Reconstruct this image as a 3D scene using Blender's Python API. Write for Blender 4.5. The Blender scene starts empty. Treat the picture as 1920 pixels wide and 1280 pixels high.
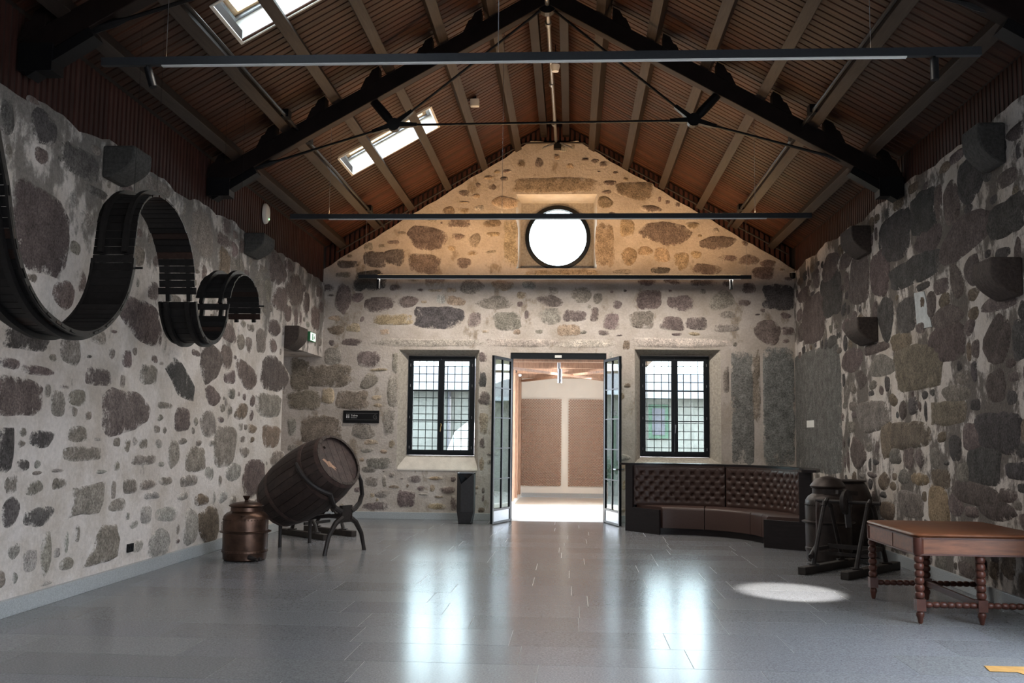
import bpy, bmesh, math, random
from mathutils import Vector, Matrix
random.seed(7)
S = bpy.context.scene
COL = S.collection
V = Vector
R = math.radians

# ---------------------------------------------------------------- camera, sky, sun, exposure
EYE = V((0, 0, 1.55))
_d = V((112.0, -180.0, -1850.0)).normalized()          # direction of the hall's long axis as the lens sees it
_u = V((0.0055, 1.0, 0.0)); _u = (_u - _d * _u.dot(_d)).normalized()
_x = _d.cross(_u)
cam = bpy.data.cameras.new('camera'); cam.sensor_width = 36.0; cam.lens = 36.0 * 1850 / 1920
cam.clip_start = 0.05; cam.clip_end = 300
camo = bpy.data.objects.new('camera', cam); COL.objects.link(camo)
camo.matrix_world = Matrix.Translation(EYE) @ Matrix((_x, _d, _u)).to_4x4()
S.camera = camo
S.view_settings.view_transform = 'Standard'; S.view_settings.look = 'None'
S.view_settings.gamma = 1.0; S.view_settings.use_curve_mapping = False
S.view_settings.exposure = 0.85
S.cycles.use_denoising = True
S.cycles.max_bounces = 10; S.cycles.diffuse_bounces = 5; S.cycles.glossy_bounces = 4
S.cycles.transparent_max_bounces = 12; S.cycles.sample_clamp_indirect = 6.0
S.cycles.caustics_reflective = False; S.cycles.caustics_refractive = False
W = bpy.data.worlds.new('sky'); S.world = W; W.use_nodes = True
_bg = W.node_tree.nodes['Background']
_bg.inputs[0].default_value = (0.78, 0.885, 1.0, 1); _bg.inputs[1].default_value = 9.0
def light(name, kind, loc, rot=(0, 0, 0), energy=10, color=(1, 1, 1), **kw):
    l = bpy.data.lights.new(name, kind); l.energy = energy; l.color = color
    for k, v in kw.items(): setattr(l, k, v)
    o = bpy.data.objects.new(name, l); COL.objects.link(o); o.location = loc; o.rotation_euler = rot
    return o
def aim(o, d): o.rotation_euler = V(d).to_track_quat('-Z', 'Y').to_euler()
sun = light('sun', 'SUN', (20, 10, 20), energy=12.0, color=(1.0, 0.95, 0.88), angle=R(1.0))
aim(sun, (-0.975, -0.02, -0.20))                          # low sun, out beyond the right-hand side
def portal(name, c, n, sx, sy):                         # helps the renderer find the daylight openings
    o = light(name, 'AREA', c, energy=1, shape='RECTANGLE', size=sx, size_y=sy)
    aim(o, n); o.data.cycles.is_portal = True
    return o
ZX, SL, RX = 7.62, 0.565, -0.35                         # ridge height, roof slope, ridge position
D, XL, XR = 18.5, -4.75, 4.12                           # far wall, side walls
portal('daylight_left_window', (-2.49, 19.3, 2.13), (0, -1, 0), 1.3, 1.95)
portal('daylight_right_window', (1.93, 19.3, 2.15), (0, -1, 0), 1.3, 1.95)
portal('daylight_round_window', (-0.29, 19.3, 5.42), (0, -1, 0), 1.3, 1.3)
RH = [(-4.0, -.9, .5, 3.9), (-.5, 3.4, .5, 3.9), (3.8, 7.9, .5, 3.9)]
for a, b, c, e in RH:
    portal('daylight_side_opening', (4.7, (a + b) / 2, 2.2), (-1, 0, 0), b - a, 3.4)
for y in (-1.1, 4.3, 9.71, 15.12):
    portal('daylight_skylight', (-3.05, y, 6.55), (SL, 0, -1), 1.6, 0.95)

# ---------------------------------------------------------------- materials
MATS = {}
def nt(m): return m.node_tree.nodes, m.node_tree.links
def mat(name, col, rough=0.6, metal=0.0, spec=0.5, nscale=0, namp=0.25, bump=0.0, bscale=None, stretch=None, coat=0.0,
        objcol=False, col2=None, rvar=0.0, det=6.0):
    m = bpy.data.materials.new(name); m.use_nodes = True
    N, L = nt(m); b = N['Principled BSDF']
    b.inputs['Roughness'].default_value = rough; b.inputs['Metallic'].default_value = metal
    b.inputs['Specular IOR Level'].default_value = spec; b.inputs['Coat Weight'].default_value = coat
    b.inputs['Coat Roughness'].default_value = 0.12
    b.inputs['Base Color'].default_value = (*col, 1)
    src = None
    if nscale or bump:
        tc = N.new('ShaderNodeTexCoord'); mp = N.new('ShaderNodeMapping'); L.new(tc.outputs['Object'], mp.inputs[0])
        if stretch: mp.inputs['Scale'].default_value = stretch
        if objcol:
            oi = N.new('ShaderNodeObjectInfo'); ad = N.new('ShaderNodeVectorMath'); ad.operation = 'SCALE'
            L.new(oi.outputs['Random'], ad.inputs['Scale']); ad.inputs[0].default_value = (37, 53, 71)
            L.new(ad.outputs[0], mp.inputs['Location'])
    if nscale:
        n = N.new('ShaderNodeTexNoise'); n.inputs['Scale'].default_value = nscale; n.inputs['Detail'].default_value = det
        n.inputs['Roughness'].default_value = 0.65
        L.new(mp.outputs[0], n.inputs['Vector'])
        r = N.new('ShaderNodeValToRGB'); L.new(n.outputs['Fac'], r.inputs[0])
        r.color_ramp.elements[0].position = 0.3; r.color_ramp.elements[1].position = 0.7
        c2 = col2 or tuple(min(1, c * (1 + namp)) for c in col)
        r.color_ramp.elements[0].color = (*[c * (1 - namp) for c in col], 1); r.color_ramp.elements[1].color = (*c2, 1)
        src = r.outputs[0]
        if rvar:
            mr = N.new('ShaderNodeMapRange'); L.new(n.outputs['Fac'], mr.inputs[0])
            mr.inputs[1].default_value = .3; mr.inputs[2].default_value = .7
            mr.inputs[3].default_value = rough - rvar; mr.inputs[4].default_value = rough + rvar
            L.new(mr.outputs[0], b.inputs['Roughness'])
    if objcol:
        oi2 = N.new('ShaderNodeObjectInfo'); mx = N.new('ShaderNodeMix'); mx.data_type = 'RGBA'; mx.blend_type = 'MULTIPLY'
        mx.inputs[0].default_value = 1
        if src: L.new(src, mx.inputs[6])
        else: mx.inputs[6].default_value = (*col, 1)
        L.new(oi2.outputs['Color'], mx.inputs[7]); src = mx.outputs[2]
    if src: L.new(src, b.inputs['Base Color'])
    if bump:
        n2 = N.new('ShaderNodeTexNoise'); n2.inputs['Scale'].default_value = bscale or nscale or 20; n2.inputs['Detail'].default_value = 6
        L.new(mp.outputs[0], n2.inputs['Vector'])
        bp = N.new('ShaderNodeBump'); bp.inputs['Strength'].default_value = bump; bp.inputs['Distance'].default_value = 0.02
        L.new(n2.outputs['Fac'], bp.inputs['Height']); L.new(bp.outputs[0], b.inputs['Normal'])
    MATS[name] = m
    return m
MORT = (0.56, 0.505, 0.465)
def math_node(N, L, op, a, b=None, c=None):
    m = N.new('ShaderNodeMath'); m.operation = op
    for k, v in enumerate((a, b, c)):
        if v is None: continue
        if isinstance(v, (int, float)): m.inputs[k].default_value = v
        else: L.new(v, m.inputs[k])
    return m.outputs[0]
def noise_node(N, L, vec, scale, det=6, rough=.6, stretch=None):
    if stretch:
        mp = N.new('ShaderNodeMapping'); mp.inputs['Scale'].default_value = stretch; L.new(vec, mp.inputs[0]); vec = mp.outputs[0]
    n = N.new('ShaderNodeTexNoise'); n.inputs['Scale'].default_value = scale; n.inputs['Detail'].default_value = det; n.inputs['Roughness'].default_value = rough
    L.new(vec, n.inputs['Vector']); return n.outputs['Fac']
def mapr(N, L, v, a, b, c=0.0, d=1.0, smooth=False):
    m = N.new('ShaderNodeMapRange'); m.interpolation_type = 'SMOOTHSTEP' if smooth else 'LINEAR'
    L.new(v, m.inputs[0])
    for k, q in zip((1, 2, 3, 4), (a, b, c, d)): m.inputs[k].default_value = q
    return m.outputs[0]
def mixc(N, L, f, a, b):
    x = N.new('ShaderNodeMix'); x.data_type = 'RGBA'
    for k, v in ((0, f), (6, a), (7, b)):
        if isinstance(v, tuple): x.inputs[k].default_value = (*v, 1)
        elif isinstance(v, (int, float)): x.inputs[k].default_value = v
        else: L.new(v, x.inputs[k])
    return x.outputs[2]
def scalec(N, L, c, f):
    m = N.new('ShaderNodeVectorMath'); m.operation = 'SCALE'
    if isinstance(c, tuple): m.inputs[0].default_value = c
    else: L.new(c, m.inputs[0])
    L.new(f, m.inputs['Scale']); return m.outputs[0]
def mortar_nodes(N, L, vec, stain, clean=MORT):
    """lime mortar; stain = (mean coverage, tone) of the old soot and damp stains that mottle this wall"""
    big = noise_node(N, L, vec, 1.3, 8, .7)
    c = mixc(N, L, mapr(N, L, big, .36, .58), tuple(q * k for q, k in zip(clean, (.76, .73, .68))), clean)
    c = scalec(N, L, c, mapr(N, L, noise_node(N, L, vec, 26, 6, .7), .3, .7, .84, 1.1))
    cov, tone = stain
    n = noise_node(N, L, vec, 1.9, 9, .68, (1, 1, .62)); sp = noise_node(N, L, vec, 34, 6, .75)
    n = math_node(N, L, 'MULTIPLY_ADD', math_node(N, L, 'SUBTRACT', sp, .5), .16, n)
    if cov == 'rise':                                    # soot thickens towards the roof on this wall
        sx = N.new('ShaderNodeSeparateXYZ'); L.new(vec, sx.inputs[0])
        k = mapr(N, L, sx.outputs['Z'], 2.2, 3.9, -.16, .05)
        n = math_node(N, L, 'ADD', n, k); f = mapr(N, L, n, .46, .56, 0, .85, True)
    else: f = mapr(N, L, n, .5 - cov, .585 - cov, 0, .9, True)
    d = scalec(N, L, tone, mapr(N, L, sp, .34, .68, .55, 1.8))
    return mixc(N, L, f, c, d)
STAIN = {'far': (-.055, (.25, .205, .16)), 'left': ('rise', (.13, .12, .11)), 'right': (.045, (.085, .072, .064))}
def stone_mat(name, with_rim, wall):
    m = bpy.data.materials.new(name); m.use_nodes = True; N, L = nt(m); b = N['Principled BSDF']
    b.inputs['Roughness'].default_value = .85; b.inputs['Specular IOR Level'].default_value = .2
    P = N.new('ShaderNodeNewGeometry').outputs['Position']
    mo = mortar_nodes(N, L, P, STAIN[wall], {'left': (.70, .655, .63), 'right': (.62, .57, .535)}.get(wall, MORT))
    bp = N.new('ShaderNodeBump'); bp.inputs['Strength'].default_value = .6; bp.inputs['Distance'].default_value = .03
    L.new(noise_node(N, L, P, 20, 8, .7), bp.inputs['Height']); L.new(bp.outputs[0], b.inputs['Normal'])
    if not with_rim: L.new(mo, b.inputs['Base Color']); return m
    oi = N.new('ShaderNodeObjectInfo')
    sc = scalec(N, L, oi.outputs['Color'], mapr(N, L, noise_node(N, L, P, 42, 7, .78), .34, .68, .4, 2.1))
    sc = scalec(N, L, sc, mapr(N, L, noise_node(N, L, P, 7, 4, .6), .3, .7, .7, 1.35))
    # mortar smeared over the rims and a lime bloom over parts of the faces
    at = N.new('ShaderNodeAttribute'); at.attribute_name = 'rim'
    am = 4.4 if wall == 'right' else 3.5
    e = math_node(N, L, 'MULTIPLY_ADD', noise_node(N, L, P, 5.5, 9, .72, (1, 1, .7)), am, -am / 2)
    e = math_node(N, L, 'ADD', e, at.outputs['Fac'])
    e = math_node(N, L, 'MULTIPLY_ADD', math_node(N, L, 'SUBTRACT', noise_node(N, L, P, 45, 4, .7), .5), 1.6, e)
    L.new(mixc(N, L, mapr(N, L, e, *((-.42, .10) if wall == 'right' else (-.12, .45)), 0, 1, True), mo, sc), b.inputs['Base Color'])
    return m
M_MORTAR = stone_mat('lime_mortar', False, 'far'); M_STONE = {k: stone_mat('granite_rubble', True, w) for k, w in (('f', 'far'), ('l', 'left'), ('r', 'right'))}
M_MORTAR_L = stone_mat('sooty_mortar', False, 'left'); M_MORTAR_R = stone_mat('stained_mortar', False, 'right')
M_ASH = mat('dressed_granite', (.40, .36, .31), .85, nscale=24, namp=.3, bump=.3, bscale=60)
M_WHITE_REV = mat('limewashed_reveal', (.62, .57, .51), .85, nscale=5, namp=.12, bump=.2, bscale=40)
M_FLOOR = mat('polished_granite', (.178, .182, .192), .21, nscale=75, namp=.34, objcol=True, rvar=.06, spec=.22)
M_GROUT = mat('grout', (.50, .50, .49), .6, nscale=30)
M_SKIRT = mat('granite_skirting', (.36, .385, .40), .4, nscale=90, namp=.3)
M_BOARD = mat('ceiling_board', (.043, .0150, .0072), .55, spec=.2, nscale=3.0, namp=.5, stretch=(1.2, 14, 1.2), objcol=True, bump=.08, bscale=8)
M_DECK = mat('roof_deck', (.02, .012, .009), .8)
M_PURLIN = mat('purlin_wood', (.028, .020, .0165), .6, spec=.25, nscale=6, namp=.35, stretch=(6, .5, 6), bump=.1)
M_TRUSS = mat('dark_stained_timber', (.014, .009, .008), .6, spec=.15, nscale=5, namp=.3)
M_CLAD = mat('cladding_batten', (.048, .019, .015), .6, spec=.2, nscale=6, namp=.3, stretch=(4, 4, .5), objcol=True)
M_BLACK = mat('black_steel', (.008, .008, .009), .45, spec=.2, nscale=40, namp=.2)
M_TRACK = mat('track_grey', (.028, .030, .034), .45, spec=.3, nscale=30, namp=.1)
M_FRAME = mat('dark_painted_frame', (.007, .009, .012), .4, spec=.25, nscale=20, namp=.2)
M_ALU = mat('grey_aluminium', (.30, .31, .33), .35, metal=.8, nscale=40, namp=.1)
M_STRIP = mat('white_diffuser', (.75, .75, .74), .5, nscale=5, namp=.02)
M_IRON = mat('old_cast_iron', (.022, .017, .016), .55, spec=.3, nscale=25, namp=.4, bump=.15)
M_RUST = mat('rusty_hoop', (.060, .034, .028), .6, nscale=18, namp=.5, bump=.1)
M_BARREL = mat('barrel_oak', (.032, .021, .018), .55, spec=.35, nscale=9, namp=.5, objcol=True, bump=.2, bscale=30)
M_BARE = mat('bare_worn_wood', (.34, .20, .13), .6, nscale=20, namp=.3)
M_COPPER = mat('aged_copper', (.088, .051, .037), .36, metal=.85, nscale=9, namp=.4, bump=.12, bscale=26, rvar=.1)
M_COPPER_D = mat('dull_dark_copper', (.040, .030, .027), .45, metal=.5, nscale=8, namp=.5, bump=.1, bscale=26, rvar=.08)
M_LEATHER = mat('brown_leather', (.050, .027, .022), .40, spec=.4, nscale=60, namp=.15, bump=.06, bscale=120)
M_CASE = mat('ebonised_wood', (.012, .009, .010), .35, spec=.3, nscale=5, namp=.4, stretch=(1, 1, 8))
M_MAHO = mat('mahogany', (.150, .054, .024), .38, spec=.3, nscale=5, namp=.4, stretch=(1, 7, 7))
M_MAHO2 = mat('mahogany_turned', (.068, .023, .015), .4, spec=.3, nscale=8, namp=.3)
M_SLAT = mat('black_painted_slat', (.010, .009, .009), .5, spec=.2, nscale=20, namp=.4, objcol=True)
M_WHITE = mat('white_paint', (.78, .76, .71), .6, nscale=4, namp=.03)
M_CORRF = mat('pale_corridor_floor', (.62, .56, .47), .35, nscale=40, namp=.08)
M_TERRA = mat('terracotta', (.36, .19, .125), .7, nscale=30, namp=.2)
M_CORW = mat('corridor_timber', (.34, .21, .145), .5, nscale=6, namp=.3, stretch=(6, 1, 1))
M_PLASTIC = mat('white_plastic', (.7, .7, .68), .4, nscale=5, namp=.02)
M_PAPER = mat('paper', (.7, .69, .66), .8, nscale=5, namp=.03)
M_TAPE = mat('ochre_tape', (.42, .23, .07), .5, nscale=12, namp=.2)
M_BIN = mat('folded_grey_metal', (.030, .029, .031), .45, spec=.3, nscale=30, namp=.2)
M_SKYWOOD = mat('pine_frame', (.55, .36, .20), .5, nscale=8, namp=.15)
M_BRASS = mat('brass', (.75, .55, .28), .25, metal=1.0, nscale=20, namp=.1)
M_EXT = mat('outside_granite', (.15, .145, .135), .85, nscale=3, namp=.2)
M_GRILLE = mat('iron_grille', (.03, .032, .04), .5, nscale=20, namp=.2)
M_ROOFT = mat('outside_roof', (.075, .07, .085), .8, nscale=10, namp=.2)
M_GREEN = mat('leaf_green', (.035, .07, .045), .6, nscale=12, namp=.4)
M_GROUND = mat('outside_paving', (.16, .155, .145), .8, nscale=6, namp=.15)
M_PATCH = mat('pale_blue_patch', (.52, .55, .56), .85, nscale=9, namp=.2, bump=.4, bscale=40)
def glass_mat(name, tint=(.9, .96, .94), gl=.12):
    m = bpy.data.materials.new(name); m.use_nodes = True; N, L = nt(m); N.remove(N['Principled BSDF'])
    t = N.new('ShaderNodeBsdfTransparent'); t.inputs[0].default_value = (*tint, 1)
    g = N.new('ShaderNodeBsdfGlossy'); g.inputs['Roughness'].default_value = .02
    w = N.new('ShaderNodeLayerWeight'); w.inputs[0].default_value = .5
    p = N.new('ShaderNodeMath'); p.operation = 'POWER'; L.new(w.outputs['Facing'], p.inputs[0]); p.inputs[1].default_value = 5
    f = N.new('ShaderNodeMath'); f.operation = 'MULTIPLY_ADD'; L.new(p.outputs[0], f.inputs[0]); f.inputs[1].default_value = .9; f.inputs[2].default_value = .05
    x = N.new('ShaderNodeMixShader'); L.new(f.outputs[0], x.inputs[0]); L.new(t.outputs[0], x.inputs[1]); L.new(g.outputs[0], x.inputs[2])
    L.new(x.outputs[0], N['Material Output'].inputs[0]); return m
M_GLASS = glass_mat('window_glass'); M_DGLASS = glass_mat('door_glass', (.74, .86, .83))
def emis(name, col, s):
    m = bpy.data.materials.new(name); m.use_nodes = True; N, L = nt(m); b = N['Principled BSDF']
    b.inputs['Base Color'].default_value = (*col, 1); b.inputs['Emission Color'].default_value = (*col, 1); b.inputs['Emission Strength'].default_value = s
    return m
M_EXIT = emis('lit_sign_face', (.80, .95, .82), 0.9); M_LEDG = emis('green_led', (.3, 1, .4), 2.0); M_WARM = emis('warm_led_strip', (1, .62, .30), 2.0)
M_EXITG = mat('sign_green', (.02, .16, .06), .5)
M_SIGNW = mat('sign_lettering', (.6, .6, .6), .5); M_SIGNG = mat('sign_grey_line', (.12, .12, .12), .5)

# ---------------------------------------------------------------- geometry helpers
WL = {}
def put(o, parent, loc):
    COL.objects.link(o)
    if parent is not None:
        o.parent = parent; WL[o] = WL[parent] + V(o.location)
    else:
        WL[o] = V(o.location)
    return o
def thing(name, label, cat, loc=(0, 0, 0), group=None):
    o = bpy.data.objects.new(name, None); o.empty_display_size = .1; o.location = loc; put(o, None, loc)
    o['label'] = label; o['category'] = cat
    if group: o['group'] = group
    return o
def frame(name, loc=(0, 0, 0)):
    o = bpy.data.objects.new(name, None); o.empty_display_size = .1; o.location = loc; put(o, None, loc); o['kind'] = 'structure'
    return o
class MB:
    def __init__(s): s.v = []; s.f = []
    def add(s, vs, fs):
        k = len(s.v); s.v += [V(p) for p in vs]; s.f += [[i + k for i in f] for f in fs]; return s
    def box(s, c, d, M=None):
        c = V(c); x, y, z = d[0] / 2, d[1] / 2, d[2] / 2
        vs = [V((a * x, b * y, e * z)) for e in (-1, 1) for b in (-1, 1) for a in (-1, 1)]
        vs = [(M @ p if M else p) + c for p in vs]
        return s.add(vs, [(0, 2, 3, 1), (4, 5, 7, 6), (0, 1, 5, 4), (2, 6, 7, 3), (0, 4, 6, 2), (1, 3, 7, 5)])
    def beam(s, a, b, w, h, up=(0, 0, 1), w2=None, h2=None):
        a, b = V(a), V(b); t = (b - a).normalized(); sd = t.cross(V(up)).normalized(); u = sd.cross(t)
        vs = []
        for p, ww, hh in ((a, w, h), (b, w2 or w, h2 or h)):
            vs += [p + sd * (i * ww / 2) + u * (j * hh / 2) for i, j in ((-1, -1), (1, -1), (1, 1), (-1, 1))]
        return s.add(vs, [(3, 2, 1, 0), (4, 5, 6, 7), (0, 1, 5, 4), (1, 2, 6, 5), (2, 3, 7, 6), (3, 0, 4, 7)])
    def tube(s, pts, r, n=8, closed=False):
        pts = [V(p) for p in pts]; m = len(pts); k = len(s.v); prev = None
        for i, p in enumerate(pts):
            if closed: t = pts[(i + 1) % m] - pts[i - 1]
            else: t = pts[min(i + 1, m - 1)] - pts[max(i - 1, 0)]
            t.normalize()
            if prev is None:
                a = V((0, 0, 1)) if abs(t.z) < .9 else V((1, 0, 0)); u = t.cross(a).normalized()
            else: u = (prev - t * prev.dot(t)).normalized()
            prev = u; w = t.cross(u); rr = r[i] if isinstance(r, (list, tuple)) else r
            s.v += [p + (u * math.cos(2 * math.pi * j / n) + w * math.sin(2 * math.pi * j / n)) * rr for j in range(n)]
        for i in range(m if closed else m - 1):
            for j in range(n):
                a = k + i * n; b = k + ((i + 1) % m) * n
                s.f.append([a + j, a + (j + 1) % n, b + (j + 1) % n, b + j])
        if not closed:
            s.f.append([k + j for j in range(n)][::-1]); s.f.append([k + (m - 1) * n + j for j in range(n)])
        return s
    def lathe(s, prof, M=None, n=24, a0=0, a1=2 * math.pi):
        k = len(s.v); m = len(prof); full = abs(a1 - a0 - 2 * math.pi) < 1e-6; nn = n if full else n + 1
        for r, z in prof:
            for j in range(nn):
                a = a0 + (a1 - a0) * j / n; p = V((r * math.cos(a), r * math.sin(a), z)); s.v.append(M @ p if M else p)
        for i in range(m - 1):
            for j in range(n):
                j2 = (j + 1) % nn
                s.f.append([k + i * nn + j, k + i * nn + j2, k + (i + 1) * nn + j2, k + (i + 1) * nn + j])
        if full and prof[0] != prof[-1]:
            if prof[0][0] > 1e-4: s.f.append([k + j for j in range(n)][::-1])
            if prof[-1][0] > 1e-4: s.f.append([k + (m - 1) * n + j for j in range(n)])
        return s
    def prism(s, poly, ext):
        n = len(poly); e = V(ext); vs = [V(p) for p in poly] + [V(p) + e for p in poly]
        return s.add(vs, [list(range(n))[::-1], list(range(n, 2 * n))] + [[i, (i + 1) % n, n + (i + 1) % n, n + i] for i in range(n)])
    def quad(s, a, b, c, d): return s.add([a, b, c, d], [(0, 1, 2, 3)])
    def mesh(s, name, m, smooth=False, off=None, fix=True):
        me = bpy.data.meshes.new(name); off = off or V((0, 0, 0))
        me.from_pydata([p - off for p in s.v], [], s.f); me.materials.append(m)
        if fix:
            b = bmesh.new(); b.from_mesh(me); bmesh.ops.remove_doubles(b, verts=b.verts, dist=1e-5); bmesh.ops.recalc_face_normals(b, faces=b.faces); b.to_mesh(me); b.free()
        if smooth:
            me.polygons.foreach_set('use_smooth', [True] * len(me.polygons))
            try: me.set_sharp_from_angle(angle=R(40 if smooth is True else smooth))
            except Exception: pass
        return me
    def build(s, name, m, parent=None, smooth=False, bevel=0, label=None, kind=None, loc=None, fix=True, color=None):
        off = WL[parent] if parent is not None else V(loc or (0, 0, 0))
        o = bpy.data.objects.new(name, s.mesh(name, m, smooth, off, fix))
        if parent is None: o.location = off
        put(o, parent, None)
        if bevel:
            md = o.modifiers.new('bevel', 'BEVEL'); md.width = bevel; md.segments = 2; md.limit_method = 'ANGLE'; md.angle_limit = R(35)
        if label: o['label'] = label
        if kind: o['kind'] = kind
        if color: o.color = (*color, 1)
        return o
def inst(me, name, parent, M, color=None):
    o = bpy.data.objects.new(name, me); o.matrix_local = M if parent is None else Matrix.Translation(-WL[parent]) @ M
    COL.objects.link(o)
    if parent is not None: o.parent = parent; WL[o] = V(M.translation)
    if color: o.color = (*color, 1)
    return o
def rnd(a, b): return random.uniform(a, b)
def tag(o, label, cat, group=None):
    o['label'] = label; o['category'] = cat
    if group: o['group'] = group
    return o
def roofz(x): return ZX - SL * abs(x - RX)
UP1, UP2, UP3, DN1, DN2, DN3, SPOT = 3, 36, 82, 22, 66, 84, 3000
# ---------------------------------------------------------------- walls
def noise1(i, s=0): return math.sin(i * 1.7 + s) * .5 + math.sin(i * .61 + 2.1 * s) * .5
def strip_face(mb, fn, us, top, holes, v0=0.0):
    """front face: columns between the us, up to top(u), leaving out the holes (u0,u1,v0,v1)"""
    us = sorted(set(us + [h[0] for h in holes] + [h[1] for h in holes]))
    for a, b in zip(us, us[1:]):
        m = (a + b) / 2; cuts = [v0]
        for h in sorted(holes, key=lambda h: h[2]):
            if h[0] <= m <= h[1]: cuts += [h[2], h[3]]
        cuts.append(None)
        for lo, hi in zip(cuts[::2], cuts[1::2]):
            if hi is None: mb.quad(fn(a, lo), fn(b, lo), fn(b, top(b)), fn(a, top(a)))
            elif hi > lo: mb.quad(fn(a, lo), fn(b, lo), fn(b, hi), fn(a, hi))
def fr(a, b, n): return [a + (b - a) * i / n for i in range(n + 1)]
# far wall
def gable(x):
    if x < -.82: z = 4.72 + (x + 4.78) / 3.96 * 2.48
    elif x > .08: z = 7.2 - (x - .08) / 4.06 * 2.48
    else: z = 7.2
    return min(z, 7.2) if x > -4.79 else 4.70
GJ = lambda x: gable(x) + .02 * noise1(x * 9)
HOLES = [(-1.16, .64, 0, 3.13), (-3.284, -1.746, .916, 3.176), (1.167, 2.757, 1.10, 3.205), (-1.085, .455, 4.74, 6.17)]
INNER = [(-1.16, .64, 0, 3.13), (-3.13, -1.84, 1.18, 3.08), (1.28, 2.57, 1.2, 3.11), (-1.01, .40, 4.82, 6.11)]
DEEP = [.12, .2, .2, .5]
mb = MB()
strip_face(mb, lambda u, v: (u, D, v), fr(-5.8, 4.2, 60) + [-.82, .08, -4.78], GJ, HOLES)
strip_face(mb, lambda u, v: (u, D + .75, v), fr(-5.8, 4.6, 4) + [-4.78, 4.14, -.82, .08], lambda x: gable(x) + .5, INNER)
for h, g, d in zip(HOLES, INNER, DEEP):
    cs = lambda q, y: [(q[0], y, q[2]), (q[1], y, q[2]), (q[1], y, q[3]), (q[0], y, q[3])]
    A, B, C = cs(h, D), cs(g, D + d), cs(g, D + .75)
    for i in range(4):
        if h[2] == 0 and i == 0: continue
        j = (i + 1) % 4
        mb.quad(B[i], B[j], C[j], C[i])
        if d == .12 or h is HOLES[0]: mb.quad(A[i], A[j], B[j], B[i])
wall_far = mb.build('wall_far', M_MORTAR, kind='structure', fix=True)
def reveal(h, g, d, name, m, skip=()):
    mb = MB(); cs = lambda q, y: [(q[0], y, q[2]), (q[1], y, q[2]), (q[1], y, q[3]), (q[0], y, q[3])]
    A, B = cs(h, D), cs(g, D + d)
    for i in range(4):
        if i in skip: continue
        mb.quad(A[i], A[(i + 1) % 4], B[(i + 1) % 4], B[i])
    return mb.build(name, m, wall_far)
reveal(HOLES[1], INNER[1], .2, 'window_reveal', M_ASH)
reveal(HOLES[2], INNER[2], .2, 'window_reveal', M_ASH)
reveal(HOLES[3], INNER[3], .5, 'window_reveal', M_WHITE_REV)
# sloping sill slab under the left window
mb = MB().prism([(-3.27, D - .012, .93), (-3.27, D + .19, 1.165), (-3.27, D + .19, 1.12), (-3.27, D - .012, .90)], (1.51, 0, 0))
mb.build('window_sill', M_WHITE_REV, wall_far, bevel=.008)
# square back wall of the round window with its round hole
mb = MB(); n = 48; c = (-.292, 5.424); r0 = .60
sq = []
for i in range(n):
    a = 2 * math.pi * i / n; k = 1 / max(abs(math.cos(a)), abs(math.sin(a)))
    sq.append((max(-1.01, min(.40, c[0] + .72 * k * math.cos(a))), max(4.82, min(6.11, c[1] + .72 * k * math.sin(a)))))
for i in range(n):
    j = (i + 1) % n; a, b = 2 * math.pi * i / n, 2 * math.pi * j / n
    p = lambda t, y: (c[0] + r0 * math.cos(t), y, c[1] + r0 * math.sin(t))
    mb.quad((sq[i][0], 19.0, sq[i][1]), (sq[j][0], 19.0, sq[j][1]), p(b, 19.0), p(a, 19.0))
    mb.quad(p(a, 19.0), p(b, 19.0), p(b, 19.25), p(a, 19.25))
mb.build('round_window_surround', M_ASH, wall_far)
# left wall, with the doorway beside the far corner
LT = lambda y: 4.47 + .05 * noise1(y * 3.1, 1) + .03 * noise1(y * 8, 2)
mb = MB()
strip_face(mb, lambda u, v: (XL, u, v), fr(-4.5, D, 150), LT, [(15.97, D, 0, 3.02)])
mb.quad((XL, 15.97, 0), (-5.8, 15.97, 0), (-5.8, 15.97, 3.02), (XL, 15.97, 3.02))
mb.quad((XL, 15.97, 3.02), (-5.8, 15.97, 3.02), (-5.8, D, 3.02), (XL, D, 3.02))
mb.quad((-5.8, 15.97, 0), (-5.8, D, 0), (-5.8, D, 3.1), (-5.8, 15.97, 3.1))
mb.box((-5.2, 5.7, 2.2), (.7, 20.4, 4.4)); mb.box((-5.2, 17.3, 3.75), (.86, 2.6, 1.4))
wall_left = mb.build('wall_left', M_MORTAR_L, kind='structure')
# right wall; three openings on the camera's side of it give the cool side light
RT = lambda y: 4.71 + .04 * noise1(y * 2.7, 3) + .02 * noise1(y * 8, 2)
mb = MB()
strip_face(mb, lambda u, v: (XR, u, v), fr(-4.5, D, 140), RT, RH)
strip_face(mb, lambda u, v: (XR + .55, u, v), fr(-4.5, D + .7, 4), lambda y: 5.4, RH)
for a, b, z0, z1 in RH:
    q = [(a, z0), (b, z0), (b, z1), (a, z1)]
    for i in range(4):
        j = (i + 1) % 4; mb.quad((XR, *q[i]), (XR, *q[j]), (XR + .55, *q[j]), (XR + .55, *q[i]))
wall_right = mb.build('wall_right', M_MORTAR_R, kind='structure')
mb = MB().box((-4.6, -4.6, 3.8), (1.8, .2, 7.8)); mb.box((4.0, -4.6, 3.8), (1.6, .2, 7.8)); mb.box((-.3, -4.6, 5.65), (7.8, .2, 4.3)); mb.box((-.3, -4.6, 1.8), (7.8, .2, 3.8))
mb.build('wall_back', M_MORTAR, kind='structure')
MB().box((14.2, 4.0, 2.9), (.3, 24, 6.2)).build('wall_sun_blocker', M_MORTAR, kind='structure')  # unseen wall, added to keep the low sun out of the side openings

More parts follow.
